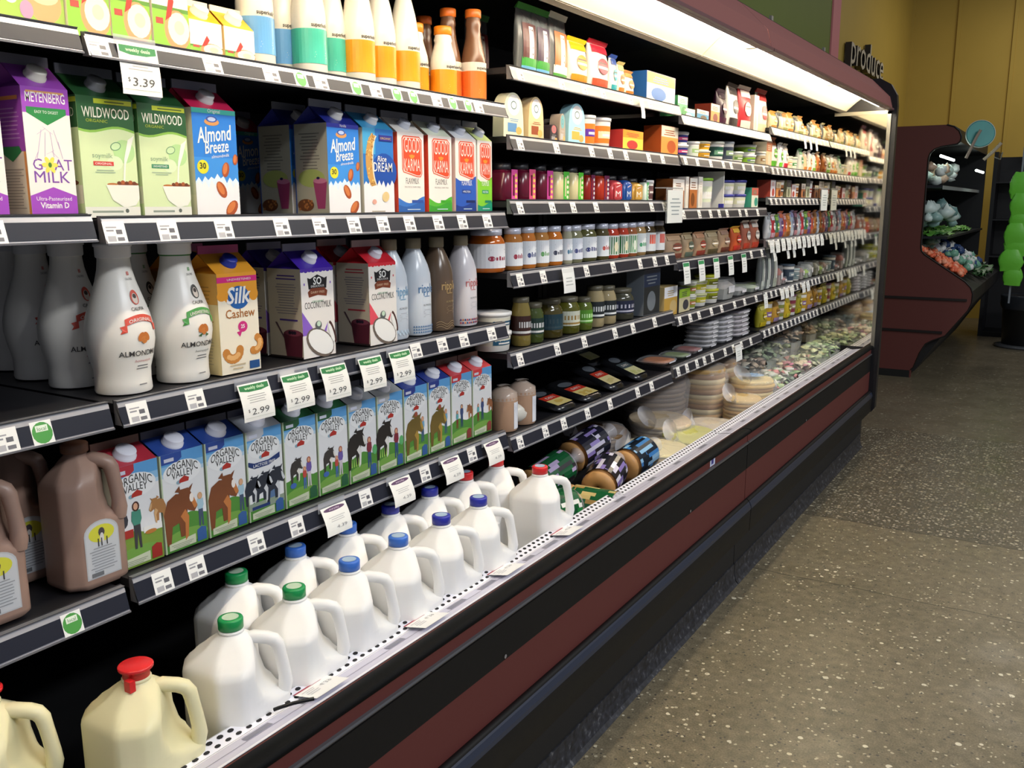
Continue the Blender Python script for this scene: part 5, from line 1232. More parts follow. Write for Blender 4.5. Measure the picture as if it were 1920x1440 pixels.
def g_clam(w, h, d, cs, seed, stack=1):
    """clear lidded trays, filled with coloured food, leaning a little; several levels when stacked"""
    rr = random.Random(seed); b = MB(); hh = h / stack; food = MB(); lids = []
    for j in range(stack):
        z = j * hh; q = w / 2 * rr.uniform(.94, 1); x = rr.uniform(-.01, 0)
        b.loft([sqring(d / 2 * .85, q * .85, z, 20, 5, x - d / 2), sqring(d / 2, q, z + hh * .5, 20, 5, x - d / 2)], M('d4d8d4', .12, alpha=.55), False)
        food.loft([sqring(d / 2 * .8, q * .8, z + .002, 20, 4, x - d / 2), sqring(d / 2 * .93, q * .93, z + hh * .6, 20, 4, x - d / 2), sqring(d / 2 * .6, q * .6, z + hh * .82, 20, 3, x - d / 2)], M(cs[0], .5, noise=.8), True)
        l = MB(); l.loft([sqring(d / 2 * 1.02, q * 1.02, z + hh * .5, 20, 5, x - d / 2), sqring(d / 2 * 1.02, q * 1.02, z + hh * .58, 20, 5, x - d / 2), sqring(d / 2 * .9, q * .9, z + hh * .97, 20, 5, x - d / 2)], M('e8ecf0', .08, alpha=.2), False)
        l.rect(-q * .5, q * .4, z + hh * .3, z + hh * .62, front(x + .0012), M('e8e8ec'), 1)
        lids.append(('lid', l))
    return b, [('food', food)] + lids
def g_sausage(w, h, d, cs, seed):
    R_ = w / 2
    b = MB().lathe([(R_ * .95, 0), (R_, .006), (R_, h * .75), (R_ * .93, h * .84), (R_ * .6, h * .92), (R_ * .15, h * .96)], M(cs[0], .35, noise=.15), 24)
    P = [(R_, 0), (R_, h)]; mp = rmap(P, -.15); l = MB().rect(-R_ * .05, R_ * .75, h * .05, h * .66, mp, M(cs[1], .4), 1, 6, 1); l.lines(R_ * .05, R_ * .65, h * .42, h * .6, 7, mp, M('505860'), 2, .5)
    wr = MB().lathe([(R_ * 1.01, h * .7), (R_ * .98, h * .86), (R_ * .55, h * .95), (R_ * .3, h), (R_ * .5, h * 1.02)], M('e8dcd0', .1, alpha=.4), 20, caps=False)
    return b, [('barcode_label', l), ('plastic_wrap', wr)]
def g_panel(w, h, d, cs, seed): return MB().box(-.12, 0, -.004, .004, 0, h, M(cs[0], .4)).box(-.02, .001, -.006, .006, 0, .02, M(cs[2])), []
NAMES = {'box': ('snack_box', 'box'), 'bag': ('snack_bag', 'bag'), 'pouch': ('meat_pouch', 'pouch'), 'tub': ('food_tub', 'tub'), 'tub2': ('food_tub', 'tub'), 'tubstack': ('tub_stack', 'tub stack'), 'stacktub2': ('tub_stack', 'tub stack'), 'stacktub3': ('tub_stack', 'tub stack'), 'jar': ('glass_jar', 'jar'), 'djar': ('pickle_jar', 'jar'), 'juice': ('juice_bottle', 'bottle'), 'mjuice': ('juice_bottle', 'bottle'), 'egg': ('rounded_pack', 'pack'), 'clam': ('food_tray', 'tray'), 'clamstack': ('tray_stack', 'tray stack'), 'sausage': ('deli_log', 'deli meat'), 'panel': ('shelf_divider', 'divider')}
SHW = {'A': 'top', 'B': 'second', 'C': 'third', 'D': 'fourth', 'E': 'fifth', 'F': 'lowest'}
for key, L_ in GOODS.items():
    zt = ZS[key][0]; bay = BAY[int(key[1])][2]
    cntd = {}
    for t in L_: cntd[t[5]] = cntd.get(t[5], 0) + 1
    nn = {}
    for i, (kind, y, w_, h_, cc, desc) in enumerate(L_):
        cs = cc[1:].split(' '); cs += [cs[-1]] * 3
        far = int(key[1]) > 2
        w_ = w_ * (.94 if kind in ('box', 'bag', 'pouch', 'egg') else .86)
        if kind in ('tub', 'tub2', 'stacktub2', 'stacktub3', 'tubstack', 'jar', 'djar'): w_ = min(w_, .115)
        seed = i * 7 + ord(key[0]) * 13 + int(key[1])
        d_ = .06 if kind not in ('clam', 'clamstack') else min(.14, max(.09, w_))
        if kind == 'box': r_ = g_box(w_, h_, .07, cs, seed)
        elif kind == 'bag': r_ = g_bag(w_, h_, min(.055, w_ * .6), cs, seed)
        elif kind == 'pouch': r_ = g_bag(w_, h_, .04, cs, seed, True)
        elif kind in ('tub', 'tub2'): r_ = g_tub(w_, h_, 0, cs, seed)
        elif kind in ('tubstack', 'stacktub2', 'stacktub3'): r_ = g_tub(w_, h_, 0, cs, seed, two=True)
        elif kind == 'jar': r_ = g_jar(w_, h_, 0, cs, seed)
        elif kind == 'djar': r_ = g_jar(w_, h_, 0, cs, seed, True)
        elif kind in ('juice', 'mjuice'): r_ = g_juice(w_, h_, 0, cs, seed, kind == 'mjuice')
        elif kind == 'egg': r_ = g_egg(w_, h_, 0, cs, seed)
        elif kind == 'clam': r_ = g_clam(w_, h_, d_, cs, seed)
        elif kind == 'clamstack': r_ = g_clam(w_, h_, .13, cs, seed, 6)
        elif kind == 'sausage': r_ = g_sausage(w_, h_, 0, cs, seed)
        else: r_ = g_panel(w_, h_, 0, cs, seed)
        body, parts = r_
        nm, cat = NAMES[kind]
        centred = kind in ('tub', 'tub2', 'tubstack', 'stacktub2', 'stacktub3', 'jar', 'djar', 'juice', 'mjuice', 'sausage')
        x = -1.352 - (w_ / 2 if centred else 0)
        z = zt + .0005
        where = '%s shelf of %s' % (SHW[key[0]], bay)
        nn[desc] = nn.get(desc, 0) + 1
        if cntd[desc] > 1: lab = '%s, %s of its kind, %s' % (desc, nth(nn[desc] - 1) if nn[desc] == 1 else ORD[nn[desc] - 1], where)
        else: lab = '%s, %s' % (desc, where)
        lab = ' '.join(lab.split()[:16])
        tilt = random.uniform(-.06, .06) if kind in ('bag', 'pouch') else 0
        if parts:
            r = empty(nm, (x, y, z), (0, 0, tilt)); tag(r, lab, cat, 'goods on the ' + where)
            kid({'tub': 'cup', 'jar': 'glass_body', 'djar': 'glass_body', 'bag': 'bag_body', 'pouch': 'bag_body', 'clam': 'tray_base', 'juice': 'bottle_body', 'mjuice': 'bottle_body', 'sausage': 'casing'}.get(kind, 'body'), body, r)
            for pn, pm in parts: kid(pn, pm, r)
        else:
            r = tag(build(nm, body, None, (x, y, z), (0, 0, tilt)), lab, cat, 'goods on the ' + where)

# deeper pouch seen past the first bay
b_, ps = g_bag(.12, .2, .04, ['7a2a34', '40a040', '6ab0e0'], 3, True)
r = empty('meat_pouch', (-1.585, 2.42, 1.829)); tag(r, 'dark red clear meat pouch standing behind the shelf front, left end', 'pouch'); kid('bag_body', b_, r); kid('seal', ps[0][1], r)
# acrylic sign holder with card, third shelf
for (y, z, nmz) in ((3.30, 1.40, 'second bay'), (5.66, 1.43, 'farthest bay')):
    r = empty('sign_holder', (-1.300, y, z)); tag(r, 'white handwritten card in clear holder at third shelf end of %s' % nmz, 'sign')
    kid('card', MB().box(-.002, 0, -.075, .075, 0, .12, M('e4eaea', .4)).lines(-.055, .055, .03, .1, 5, front(0), M('8a9aa0'), 2, .3), r)
    kid('clear_back', MB().box(-.006, -.003, -.08, .08, 0, .13, M('c8ccd0', .1, alpha=.25)).box(-.05, -.003, -.08, .08, .127, .13, M('d8dce0', .1, alpha=.5)), r)
# sale cards of the farther bays
sc = None
def small_cards(ys, z, w, h, lab, group, dz=0):
    first = None
    for i, y in enumerate(ys):
        l = '%s, %s from the left' % (lab, ORD[i]) if i else '%s, leftmost' % lab
        if first is None:
            b = MB(); mp = lambda u, v, k=1: (.0003 * k + .01 * math.sin(-v / h * 1.5), u, v)
            b.rect(-w / 2, w / 2, -h, 0, mp, M('e8ecec', .45), 0, 1, 5); b.rect(-w * .45, w * .45, -h * .2, -h * .03, mp, M('2f8a54', .5) if 'green' in lab else M('d8dcdc'), 1); b.lines(-w * .32, w * .32, -h * .7, -h * .3, 3, mp, M('a8b0b0'), 2, .3)
            first = tag(build('price_tag', b, None, (-1.308, y, z)), l, 'price tag', group)
        else: dup(first, (-1.308, y, z + (dz if i % 3 == 1 else 0)), l)
small_cards([3.45, 3.62, 3.80, 3.99, 4.18], 1.245, .07, .085, 'green topped sale card under fourth shelf of third bay', 'sale cards in the third bay')
small_cards([4.62 + i * .105 for i in range(11)], 1.29, .075, .06, 'white card hanging on fourth shelf of farthest bay', 'cards of the farthest bay', -.004)
small_cards([4.68, 4.93, 5.05, 5.25, 5.52], 1.235, .05, .05, 'lower small white card under fourth shelf of farthest bay', 'low cards of the farthest bay')
small_cards([4.86, 4.95, 5.05, 5.3, 5.4], 1.03, .07, .055, 'white card on fifth shelf of farthest bay', 'cards on the fifth shelf')
small_cards([5.15, 5.27, 5.4], 1.815, .045, .055, 'bright card hanging from top shelf of farthest bay', 'cards on the far top shelf')
small_cards([4.56], 1.028, .06, .07, 'single white card at the right end of third bay', None)
small_cards([4.16], .825, .09, .075, 'dotted card under the lowest shelf of third bay', None)
small_cards([2.46], 1.282, .075, .075, 'white and tan card hanging under jar shelf of second bay', None)
small_cards([2.98], 1.815, .03, .06, 'narrow card dangling from the top shelf of second bay', None)

# sliced packs lying tilted on the lowest shelf of the second bay
def pack(w, d, cs, seed):
    b = MB(); q = w / 2
    b.loft([sqring(d / 2, q, 0, 24, 6), sqring(d / 2, q, .004, 24, 6), sqring(d / 2 * .9, q * .9, .014, 24, 5), sqring(d / 2 * .86, q * .86, .016, 24, 5)], M('16171a', .2))
    mp = lambda u, v, k=1: (v, u, .0163 + .0004 * k)
    l = MB(); l.rect(-q * .75, q * .75, -d * .06, d * .3 if False else d * .12, mp, M(cs[0], .35), 1); l.rect(-q * .75, q * .75, d * .12, d * .38, mp, M(cs[1], .35), 1)
    l.ell(0, -d * .2, q * .6, d * .1, mp, M('5a6068', .3), 1); l.text('DELI', 0, d * .0, .018, mp, M('f0e8e0'), 3, fit=q * .8, rot=0)
    rr = random.Random(seed)
    for i in range(5): l.ell(rr.uniform(-.4, .4) * q, d * rr.uniform(.2, .34), q * .2, d * .04, mp, M(cs[2], .3), 3, 10)
    return b, l
PK = [(2.33, -1.50, .10, .15, '6a2828 2a2a2c 484c50', .03, 'dark sliced meat pack lying flat behind the white roll'), (2.56, -1.43, .13, .17, 'c83828 e8d488 d8b860', .18, 'red and yellow sliced pack, nearest of the flat ones'), (2.74, -1.43, .14, .18, 'c83828 e8d488 d8b860', .18, 'red and yellow sliced pack, beside its twin'), (2.94, -1.44, .12, .2, 'b83828 e0d098 d0c080', .34, 'steeply tilted sliced pack with red label'), (3.16, -1.44, .12, .2, '4a5458 d8d4a0 c8c880', .34, 'steeply tilted sliced pack with pale yellow end')]
for y, x, w_, d_, cc, ti, lab in PK:
    b_, l_ = pack(w_, d_, cc.split(' '), int(y * 100))
    z = .819 + math.sin(ti) * d_ / 2 + .001
    r = empty('sliced_meat_pack', (x, y, z), (0, ti, 0)); tag(r, lab + ' on the lowest shelf', 'meat pack', 'sliced packs'); kid('tray', b_, r); kid('printed_label', l_, r)
dup(r, (-1.6, 3.10, z + .05), 'sliced pack behind the pale yellow ended one, lowest shelf')
# white wrapped roll beside the logs
b_ = MB(); rr = random.Random(4); rings = []
for j in range(9):
    t = j / 8; q = .038 * math.sin(math.pi * (.08 + t * .84)) ** .5
    rings.append([(q * math.cos(2 * math.pi * i / 16) * rr.uniform(.94, 1.05), -.06 + .12 * t, .036 + q * .9 * math.sin(2 * math.pi * i / 16)) for i in range(16)])
b_.loft(rings, M('e4e0d4', .3, noise=.4)); tag(build('wrapped_cheese', b_, None, (-1.40, 2.31, .819)), 'small white wrapped cheese piece right of the tan deli logs', 'cheese')

# ---------------------------------------------------------------- bagel packs and flat breads in the well
def bagels(cols, n=5, r0=.058):
    """a sleeve of bagels along local y, printed band in the middle"""
    r = empty('bagel_pack'); t = .036; L0 = -n * t / 2
    for i in range(n):
        b = MB(); rings = []
        for j in range(25):
            a = 2 * math.pi * j / 24
            rings.append([((r0 * .54 + r0 * .45 * math.cos(2 * math.pi * k / 10)) * math.cos(a), L0 + t * (i + .5) + t * .5 * math.sin(2 * math.pi * k / 10), (r0 * .54 + r0 * .45 * math.cos(2 * math.pi * k / 10)) * math.sin(a)) for k in range(10)])
        b.loft(rings, M('b88a54', .5, noise=.3), caps=False)
        kid('bagel', b, r)
    w_ = MB(); R1 = r0 * 1.03; nn = 28
    ys = [L0 + .02, L0 + .05, 0, -L0 - .05, -L0 + .002]
    rr = random.Random(len(cols[0]) + int(cols[0][:2], 16))
    segs = MB(); y0 = L0 + t * 1.05; y1 = -L0 - .002
    for i in range(nn):
        a0, a1 = 2 * math.pi * i / nn, 2 * math.pi * (i + 1) / nn
        q = 0; pieces = [y0] + sorted(rr.uniform(y0, y1) for _ in range(3)) + [y1]
        for k_ in range(4):
            c = cols[0] if (i // 2 + k_) % 3 else cols[1 + (i + k_) % (len(cols) - 1)]
            segs.add([(R1 * math.cos(a0), pieces[k_], R1 * math.sin(a0)), (R1 * math.cos(a1), pieces[k_], R1 * math.sin(a1)), (R1 * math.cos(a1), pieces[k_ + 1], R1 * math.sin(a1)), (R1 * math.cos(a0), pieces[k_ + 1], R1 * math.sin(a0))], [(0, 1, 2, 3)], M(c, .2))
    kid('printed_sleeve', segs, r)
    k = MB(); k.lathe([(R1 * 1.01, 0), (R1 * .9, .012), (R1 * .5, .03), (.012, .045), (.02, .07), (.03, .085)], M('dcdce4', .08, alpha=.4), 18, caps=False)
    o = kid('bag_end', k, r, (0, -L0, 0), (-math.pi / 2, 0, 0))
    return r
BG = [(-1.28, 2.30, .560, .75, 0, '1c5a34 2f8a48 f0f0e8 14442a', 'bagel pack with green printed sleeve beside the last milk jug'), (-1.40, 2.50, .600, .9, .2, '1c5a34 242428 b8a8cc', 'bagel pack with green and violet sleeve at the back'),
      (-1.25, 2.62, .585, 1.25, .12, '1c1c28 8878b8 d8d4e4', 'bagel pack with black and violet sleeve, face toward the aisle'), (-1.42, 2.80, .620, .9, .2, '1e1e2c 9080c0 d0cce0', 'bagel pack with violet sleeve lying behind'),
      (-1.27, 2.90, .580, 1.0, .1, '16202c 3a78b8 88b4d8', 'bagel pack with bright blue stripes'), (-1.21, 2.44, .552, -.5, 0, '1c5a34 a88850 c8b478', 'low bagel pack with green print against the air grille')]
for x, y, z, rz, rx, cc, lab in BG:
    r = bagels(cc.split(' ')); r.location = (x, y, z); r.rotation_euler = (rx, 0, rz - 1.05); tag(r, lab, 'bagels', 'bagel packs in the well')
def slab_pack(rx_, ry_, h, n, cs, seed, name='tortilla_pack'):
    r = empty(name); rr = random.Random(seed); t = h / n
    for i in range(min(n, 12)):
        b = MB(); k = rr.uniform(.93, 1.0)
        b.loft([sqring(rx_ * k * .96, ry_ * k * .96, i * t, 26, 2.3), sqring(rx_ * k, ry_ * k, i * t + t * .3, 26, 2.3), sqring(rx_ * k, ry_ * k, i * t + t * .7, 26, 2.3), sqring(rx_ * k * .95, ry_ * k * .95, i * t + t * .97, 26, 2.3)], M(cs[i % len(cs)], .5, noise=.4))
        kid('flatbread', b, r)
    w_ = MB(); rings = []
    for j, (q, z) in enumerate(((1.0, 0), (1.06, h * .2), (1.06, h * .8), (.9, h * 1.05), (.3, h * 1.12))):
        rings.append([(p[0] * rr.uniform(.95, 1.06), p[1] * rr.uniform(.95, 1.06), p[2] + rr.uniform(-.004, .006)) for p in sqring(rx_ * q, ry_ * q, z, 26, 2.3)])
    w_.loft(rings, M('e8e8ec', .08, alpha=.2), caps=False)
    kid('plastic_bag', w_, r)
    # gathered bag tail
    w2 = MB(); w2.loft([sqring(.01, .03, 0, 14, 2), sqring(.02, .055, .03, 14, 2), sqring(.03, .07, .05, 14, 2)], M('e4e4ea', .08, alpha=.5), caps=False)
    kid('bag_tail', w2, r, (-rx_ * .4, -ry_ * .6, h), (.5, -.6, 0))
    return r
TP = [(-1.29, 3.12, .502, .14, .13, .075, 5, 'd8c088 e4d8a8 c8b070', 'pale flatbread bag filling the well after the bagels'), (-1.25, 3.40, .502, .11, .15, .07, 5, 'd8c890 c8c870 e8e0c0', 'yellow green flatbread bag lying flat'), (-1.42, 3.5, .502, .13, .16, .09, 5, 'ccb898 d8c8a8', 'long pale flatbread bag toward the back'), (-1.26, 3.68, .502, .12, .13, .05, 4, 'dcd0b8 c8bca8', 'thin white flatbread bag by the lip'),
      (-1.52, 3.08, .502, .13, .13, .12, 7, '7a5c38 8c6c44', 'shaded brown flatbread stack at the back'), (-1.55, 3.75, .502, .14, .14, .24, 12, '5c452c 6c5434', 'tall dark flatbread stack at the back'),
      (-1.42, 4.02, .502, .10, .10, .23, 10, 'c8a468 e0cc9c a87c44', 'tall tortilla stack with white bag knot'), (-1.24, 4.05, .502, .09, .10, .10, 6, 'c8a060 d8bc80', 'short tortilla stack in front of the tall one'), (-1.27, 4.27, .502, .11, .10, .15, 8, 'd8b870 e8d498 b88c48', 'golden tortilla stack with blue round label'), (-1.45, 4.28, .502, .10, .11, .22, 9, 'b8905c d8c090', 'tortilla stack with dark lettering behind golden one')]
for i, (x, y, z, rx_, ry_, h, n, cc, lab) in enumerate(TP):
    r = slab_pack(rx_, ry_, h, n, cc.split(' '), i); r.location = (x, y, z); r.rotation_euler = (0, 0, .3 * (i % 3)); tag(r, lab, 'flatbread', 'flatbreads in the well')
kid('round_label', MB().ell(0, 0, .06, .05, lambda u, v, k=1: (u, v, .166), M('98b8dc', .4), n=20), bpy.data.objects[[o.name for o in COL.objects if o.get('label', '').startswith('golden tortilla')][0]])

# ---------------------------------------------------------------- salad trays and bags at the far end of the well
def paler(c, f=.35):
    return ''.join('%02x' % int(int(c[i:i + 2], 16) * (1 - f) + 232 * f) for i in (0, 2, 4))
def salad(w, d, h, food, seed, lid=True):
    food = [paler(c) for c in food]
    r = empty('salad_tray'); rr = random.Random(seed)
    kid('tray', MB().loft([sqring(d * .42, w * .42, 0, 24, 6), sqring(d / 2, w / 2, h * .62, 24, 6)], M('dce0dc', .15, alpha=.6), False), r)
    b = MB()
    for i in range(46):
        x, y = rr.uniform(-.44, .44) * d, rr.uniform(-.44, .44) * w; z = h * rr.uniform(.45, .86); q = rr.uniform(.018, .034); a = rr.uniform(0, 6.28); e = rr.uniform(-.5, .5)
        c = food[rr.randrange(len(food))]
        pts = [(x + q * math.cos(a + t), y + q * math.sin(a + t) * .7, z + q * .5 * math.sin(t * 2 + e)) for t in (0, .9, 1.9, 2.9, 3.8, 4.9)]
        b.add(pts + [(x, y, z + q * .6)], [(k, (k + 1) % 6, 6) for k in range(6)] + [(5, 4, 3, 2, 1, 0)], M(c, .4), True)
    b.loft([sqring(d * .42, w * .42, .004, 20, 5), sqring(d * .47, w * .47, h * .55, 20, 5)], M(food[0], .5, noise=.6))
    kid('food', b, r)
    if lid:
        l = MB().loft([sqring(d / 2 * 1.02, w / 2 * 1.02, h * .62, 24, 6), sqring(d / 2, w / 2, h * .9, 24, 6), sqring(d * .44, w * .44, h, 24, 6)], M('f0f4f4', .06, alpha=.10), False)
        kid('lid', l, r)
    return r
ST = [(-1.25, 4.52, .20, .17, .13, 'c8d0c0 90b070 d05858 e8ece0', 'vegetable tray with grey green sides nearest the tortillas'), (-1.25, 4.75, .20, .17, .13, 'b8ccb0 6a9a58 e07070 e8e8e0', 'second vegetable tray with pink and green pieces'), (-1.45, 4.50, .2, .17, .17, '405860 5a7880 889a90', 'dark teal tray at the back of the well'), (-1.25, 4.98, .2, .17, .14, 'e0c8a0 d07080 c04878 e8dcc0', 'tray of pink and cream sliced fruit'), (-1.45, 4.78, .2, .17, .17, 'c8a880 b08868 d8c8a8', 'tan tray behind the vegetable trays'), (-1.25, 5.2, .2, .17, .14, 'b8cc88 dce0b0 d08878 80a058', 'tray of mixed green and red salad'), (-1.45, 5.03, .2, .17, .19, '8aa870 c8d0a0 e0d8b0', 'raised green salad tray at the back'), (-1.26, 5.44, .2, .18, .15, 'd0d890 e4e4b0 9cc068', 'pale green lettuce bowl near the mirror'), (-1.46, 5.28, .2, .17, .2, 'd8d498 a8b870 e8e0c0', 'yellow green lettuce pile at the back'), (-1.26, 5.67, .18, .18, .15, 'a0c070 c8d8a0 70a050', 'last green salad tray against the end mirror'), (-1.47, 5.6, .2, .17, .24, 'c89868 b07848 d8b888', 'orange brown packs at the back near the mirror')]
for i, (x, y, w_, d_, h, cc, lab) in enumerate(ST):
    r = salad(w_, d_, h, cc.split(' '), i + 20); r.location = (x, y, .502); r.rotation_euler = (0, 0, .05 * (i % 4) - .08); tag(r, lab, 'salad tray', 'salad trays in the far well')
# ================================================================== produce department behind
PC = .0
prof = [(-2.05, .0), (-1.12, .0), (-1.12, .07), (-1.10, .09), (-1.06, .22), (-1.02, .30), (-.975, .33), (-.875, .378), (-.72, .60), (-.698, .66), (-.696, .74), (-.715, .79), (-.762, .838), (-1.085, 1.05), (-1.112, 1.08), (-1.119, 1.12), (-1.118, 1.834), (-1.108, 1.875), (-1.08, 1.905), (-1.03, 1.925), (-.912, 1.942), (-.89, 1.965), (-.886, 2.0), (-.905, 2.045), (-.945, 2.08), (-1.0, 2.097), (-2.05, 2.097)]
pc = empty('produce_case', (0, 8.4, 0)); tag(pc, 'maroon sided produce cooler with curved profile, facing the aisle', 'refrigerated display case')
pm = M('5e2f2c', .5, noise=.05)
kid('side_panel', MB().prism(prof, 0, .045, pm), pc)
ol = [p for p in prof if p[1] > .08]
edge = MB().tube([(x, -.001, z) for x, z in prof[2:26]], .006, M('120f10', .5), 6)
kid('edge_trim', edge, pc)
kid('groove', MB().box(-2.0, -.735, -.012, 0, .675, .695, M('1a1012', .5)), pc)
kid('groove', MB().box(-2.0, -.90, -.012, 0, .395, .415, M('1a1012', .5)), pc)
kid('kick_plate', MB().box(-2.04, -1.13, -.004, 0, .0, .062, M('0a0a0b', .6)), pc)
Lc = 3.2
kid('back_wall', MB().box(-2.05, -2.0, .045, Lc, .1, 2.09, M('14161a', .6)), pc)
kid('canopy', MB().box(-2.0, -.95, .045, Lc, 1.99, 2.09, M('17181c', .5)), pc)
kid('base', MB().prism([(-2.0, .05), (-1.1, .05), (-.9, .38), (-.73, .62), (-.72, .74), (-.8, .78), (-1.1, .93), (-2.0, 1.0)], .045, Lc, M('121214', .6)), pc)
kid('end_wall', MB().box(-1.6, -.95, Lc, Lc + .03, .9, 2.0, M('16181c', .5)), pc)
kid('light_tube', MB().tube([(-1.05, .2, 1.86), (-1.05, 1.1, 1.86)], .012, M('f0fff0', .5, emit=9), 8), pc)
kid('light_tube', MB().tube([(-.9, 1.6, 1.78), (-.9, 2.3, 1.78)], .012, M('f0fff0', .5, emit=9), 8), pc)
for z, x1 in ((1.62, -1.0), (1.20, -.93)): kid('shelf', MB().box(-1.95, x1, .06, Lc, z - .02, z, M('1c2026', .4)), pc)
kid('price_rail', MB().box(-1.0, -.995, .06, Lc, 1.585, 1.615, M('a0a8a8', .3)), pc)
def pile(name, cols, n, x0, x1, y0, y1, z0, z1, q0, q1, seed, lab, cat, slope=0, leafy=False):
    """heap of separate goods too many and too blurred to count: one object"""
    rr = random.Random(seed); b = MB()
    for i in range(n):
        x, y = rr.uniform(x0, x1), rr.uniform(y0, y1); z = rr.uniform(z0, z1) + slope * (x1 - x); q = rr.uniform(q0, q1); c = M(cols[rr.randrange(len(cols))], .4)
        m_ = 7; e = rr.uniform(.6, 1.3)
        if leafy:
            a = rr.uniform(0, 6.28); pts = [(x + q * math.cos(a + t) * (1.6 if k % 2 else .8), y + q * math.sin(a + t), z + q * .6 * math.sin(3 * t)) for k, t in enumerate([j * 6.28 / 7 for j in range(7)])]
            b.add(pts + [(x, y, z + q * .4)], [(k, (k + 1) % 7, 7) for k in range(7)], c, True)
        else:
            b.loft([[(x + q * s * rr.uniform(.7, 1.25) * math.cos(2 * math.pi * k / m_), y + q * e * s * math.sin(2 * math.pi * k / m_), z + q * t * rr.uniform(.7, 1.15)) for k in range(m_)] for s, t in ((.35, 0), (.9, .3), (1, .8), (.75, 1.3), (.3, 1.6))], c)
    o = build(name, b); o['kind'] = 'stuff'; return tag(o, lab, cat)
pile('bagged_salad', ['d0dcd8', 'e8ece8', 'a8c0b8', 'c0a890'], 60, -1.32, -1.04, 8.5, 9.6, 1.622, 1.74, .04, .06, 1, 'white bagged salads on the upper produce shelf', 'salad')
pile('bagged_greens', ['a8c8c4', '88aca8', 'c8dcd8', '6a9090'], 60, -1.30, -1.0, 8.5, 9.5, 1.25, 1.40, .045, .075, 2, 'blue green bagged produce on the middle produce shelf', 'produce')
pile('loose_greens', ['5a9a3c', '78b850', '3c7a30', '90c868'], 130, -1.3, -.94, 8.5, 10.6, 1.205, 1.235, .025, .045, 3, 'loose bright green leaves at the middle shelf edge', 'produce', leafy=True)
pile('boxed_herbs', ['8aa890', 'a0b8a8', '688870'], 40, -1.30, -1.08, 8.5, 9.3, .98, 1.12, .04, .05, 4, 'pale green clear boxes under the produce shelf', 'produce')
pile('carrots', ['e8704c', 'f08860', 'd8603c', 'f0a080'], 240, -1.15, -.80, 8.47, 8.9, .86, .885, .016, .028, 5, 'heap of orange baby carrots at the produce case front', 'carrots', .62)
pile('packaged_produce', ['3a5890', 'd8dcd8', '2c4878', '70a890', 'e0e4e4'], 70, -1.15, -.78, 8.95, 9.9, .86, .92, .03, .05, 6, 'blue and white packaged produce in the produce well', 'produce', .55)
pile('dark_greens', ['3a6a38', '4c8048', '28502c'], 60, -.95, -.74, 9.7, 10.6, .78, .86, .025, .05, 7, 'dark green bunches at the far well corner', 'produce', .4, True)
# 'produce' wall letters
b = MB(); gl = glyphs('produce', .0, 0)
vs, fs, w_ = gl
S = .42; y0 = 9.55; z0 = 2.80; sy_ = 1.68 / (w_ * S)
def place(dx): return [(-2.1 + dx, y0 + a * S * sy_, z0 + c * S) for a, c in vs]
lf, bk = place(.07), place(.01)
b.add(lf, fs, M('cfc9b8', .4)); b.add(bk, fs, M('3a352a', .5))
ec = {}
for f in fs:
    for i in range(len(f)):
        e = (f[i], f[(i + 1) % len(f)]); k = tuple(sorted(e)); ec[k] = ec.get(k, 0) + 1
n0 = len(vs)
b.add(lf + bk, [(a, c, c + n0, a + n0) for (a, c), q in ec.items() if q == 1], M('2c2a28', .4))
tag(build('wall_sign', b), 'raised letters reading produce on the yellow wall', 'sign')
# teal round sign with bracket above the produce case
r = empty('round_sign', (-.80, 8.95, 2.05)); tag(r, 'teal round sign on grey bracket above the produce case', 'sign')
kid('disc', MB().lathe([(.105, -.01), (.11, -.006), (.11, .006), (.105, .01)], M('3a9a98', .4), 32), r, None, (math.pi / 2 - .15, 0, .25))
kid('white_rim', MB().lathe([(.111, -.012), (.116, -.012), (.116, .008), (.111, .008)], M('c0d0cc', .4), 32, caps=False), r, None, (math.pi / 2 - .15, 0, .25))
kid('bracket', MB().tube([(-.09, -.04, -.20), (-.02, -.05, -.02), (.005, -.05, .03)], .02, M('9a8c80', .4), 8, (1.2, .6)), r)
r = empty('hand_scanner_arm', (-.72, 9.1, 1.88)); r.name = 'spray_arm'; tag(r, 'beige misting arm sticking out by the teal sign', 'arm')
kid('arm', MB().tube([(-.05, 0, -.04), (.02, 0, .03), (.075, 0, .10)], .014, M('b8ac98', .4), 8), r); kid('hook', MB().tube([(.03, 0, -.02), (.08, 0, -.04), (.09, 0, .02)], .006, M('808078', .4), 6), r)
# dark stand with the hanging green bags
r = empty('display_stand', (-.45, 11.5, 0)); tag(r, 'dark display stand holding the green bags beside produce case', 'stand')
kid('side_panel', MB().box(-.42, -.38, 0, .5, .05, 2.02, M('121318', .5)), r); kid('back_panel', MB().box(-.38, .8, .46, .5, .05, 1.98, M('16171c', .5)), r)
kid('foot', MB().box(-.42, .8, 0, .5, 0, .05, M('0c0c0e', .5)), r); kid('sign_card', MB().box(-.06, .30, -.01, 0, 2.0, 2.16, M('8a6a30', .5)), r); kid('brown_box', MB().box(.12, .7, .05, .4, 1.74, 1.98, M('6a4a38', .6)), r)
for z in (.9, 1.3, 1.7): kid('shelf', MB().box(-.38, .8, .0, .46, z - .015, z, M('1c1d22', .5)), r)
st = empty('clip_strip', (-.50, 9.75, .55)); tag(st, 'hanging clip strip that carries the lime green bags', 'clip strip')
kid('strip', MB().box(-.008, .008, 0, .003, 0, 1.42, M('808890', .3)), st); kid('hook', MB().tube([(0, 0, 1.4), (.0, -.01, 1.46), (.0, .06, 1.48), (0, .66, 1.46)], .004, M('9aa0a8', .3), 6), st)
gb = None
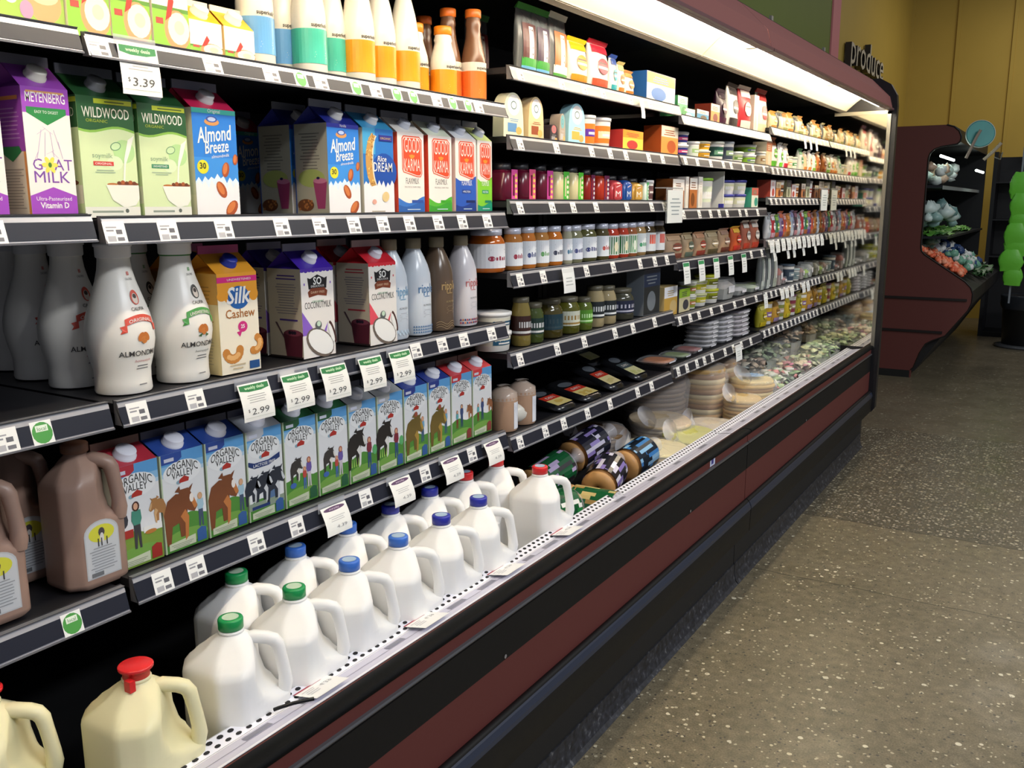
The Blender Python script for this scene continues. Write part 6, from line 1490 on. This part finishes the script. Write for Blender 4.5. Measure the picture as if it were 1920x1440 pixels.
for i, (z, w_, h, dx) in enumerate(((1.62, .14, .24, 0), (1.43, .13, .2, .015), (1.28, .13, .17, .02), (1.16, .15, .2, .0), (1.06, .15, .2, .01), (.92, .16, .2, -.015), (.78, .13, .19, .01))):
    rr = random.Random(i + 3); b = MB(); rings = []; w_ *= 1.3
    for j in range(8):
        t = j / 7; q = w_ / 2 * (.35 + .65 * math.sin(math.pi * min(.75, .1 + t * .75)))
        rings.append([(q * math.cos(2 * math.pi * k / 14) * rr.uniform(.93, 1.06), -.02 + .022 * math.sin(math.pi * (.15 + .8 * t)) * math.sin(2 * math.pi * k / 14), -h * t + rr.uniform(-.004, .004)) for k in range(14)])
    b.loft(rings, M('6cc83c', .4, noise=.3))
    tag(build('green_bag', b, None, (-.50 + dx, 9.728 - .012 * (i % 2), z + .13)), 'lime green bag on clip strip, %s from the top' % (['topmost one', 'second', 'third', 'fourth', 'fifth', 'sixth', 'lowest one, seventh'][i]), 'bag', 'lime green bags on the strip')
# waste bin
r = empty('trash_bin', (-.42, 10.85, 0)); r.location = (-.39, 10.85, 0); tag(r, 'round black trash bin with clear liner at the right edge', 'bin')
kid('bin_body', MB().lathe([(.19, .02), (.2, .03), (.225, .5), (.235, .51), (.235, .53)], M('101114', .4), 30), r)
kid('plastic_liner', MB().lathe([(.232, .40), (.245, .44), (.243, .5), (.248, .53), (.24, .545), (.2, .53)], M('30343a', .12, alpha=.8), 30, caps=False), r)
kid('base_ring', MB().lathe([(.25, .002), (.27, .004), (.27, .02), (.2, .03)], M('4a4c50', .3), 30), r)
# small bits on the canopy top
for i, (y, l) in enumerate(((3.75, .05), (4.62, .04))): tag(build('top_clip', MB().box(-1.115, -1.105, y, y + l * .5, 2.168, 2.19, M('8a8880', .4))), 'small grey clip standing on the canopy edge, %s one' % ('nearer', 'farther')[i], 'clip')
tag(build('wire_rail', MB().tube([(-1.13, 4.7, 2.178), (-1.13, 5.7, 2.178)], .006, M('a8a8a8', .3, .5), 8)), 'thin grey rail lying along the canopy top near its end', 'rail')
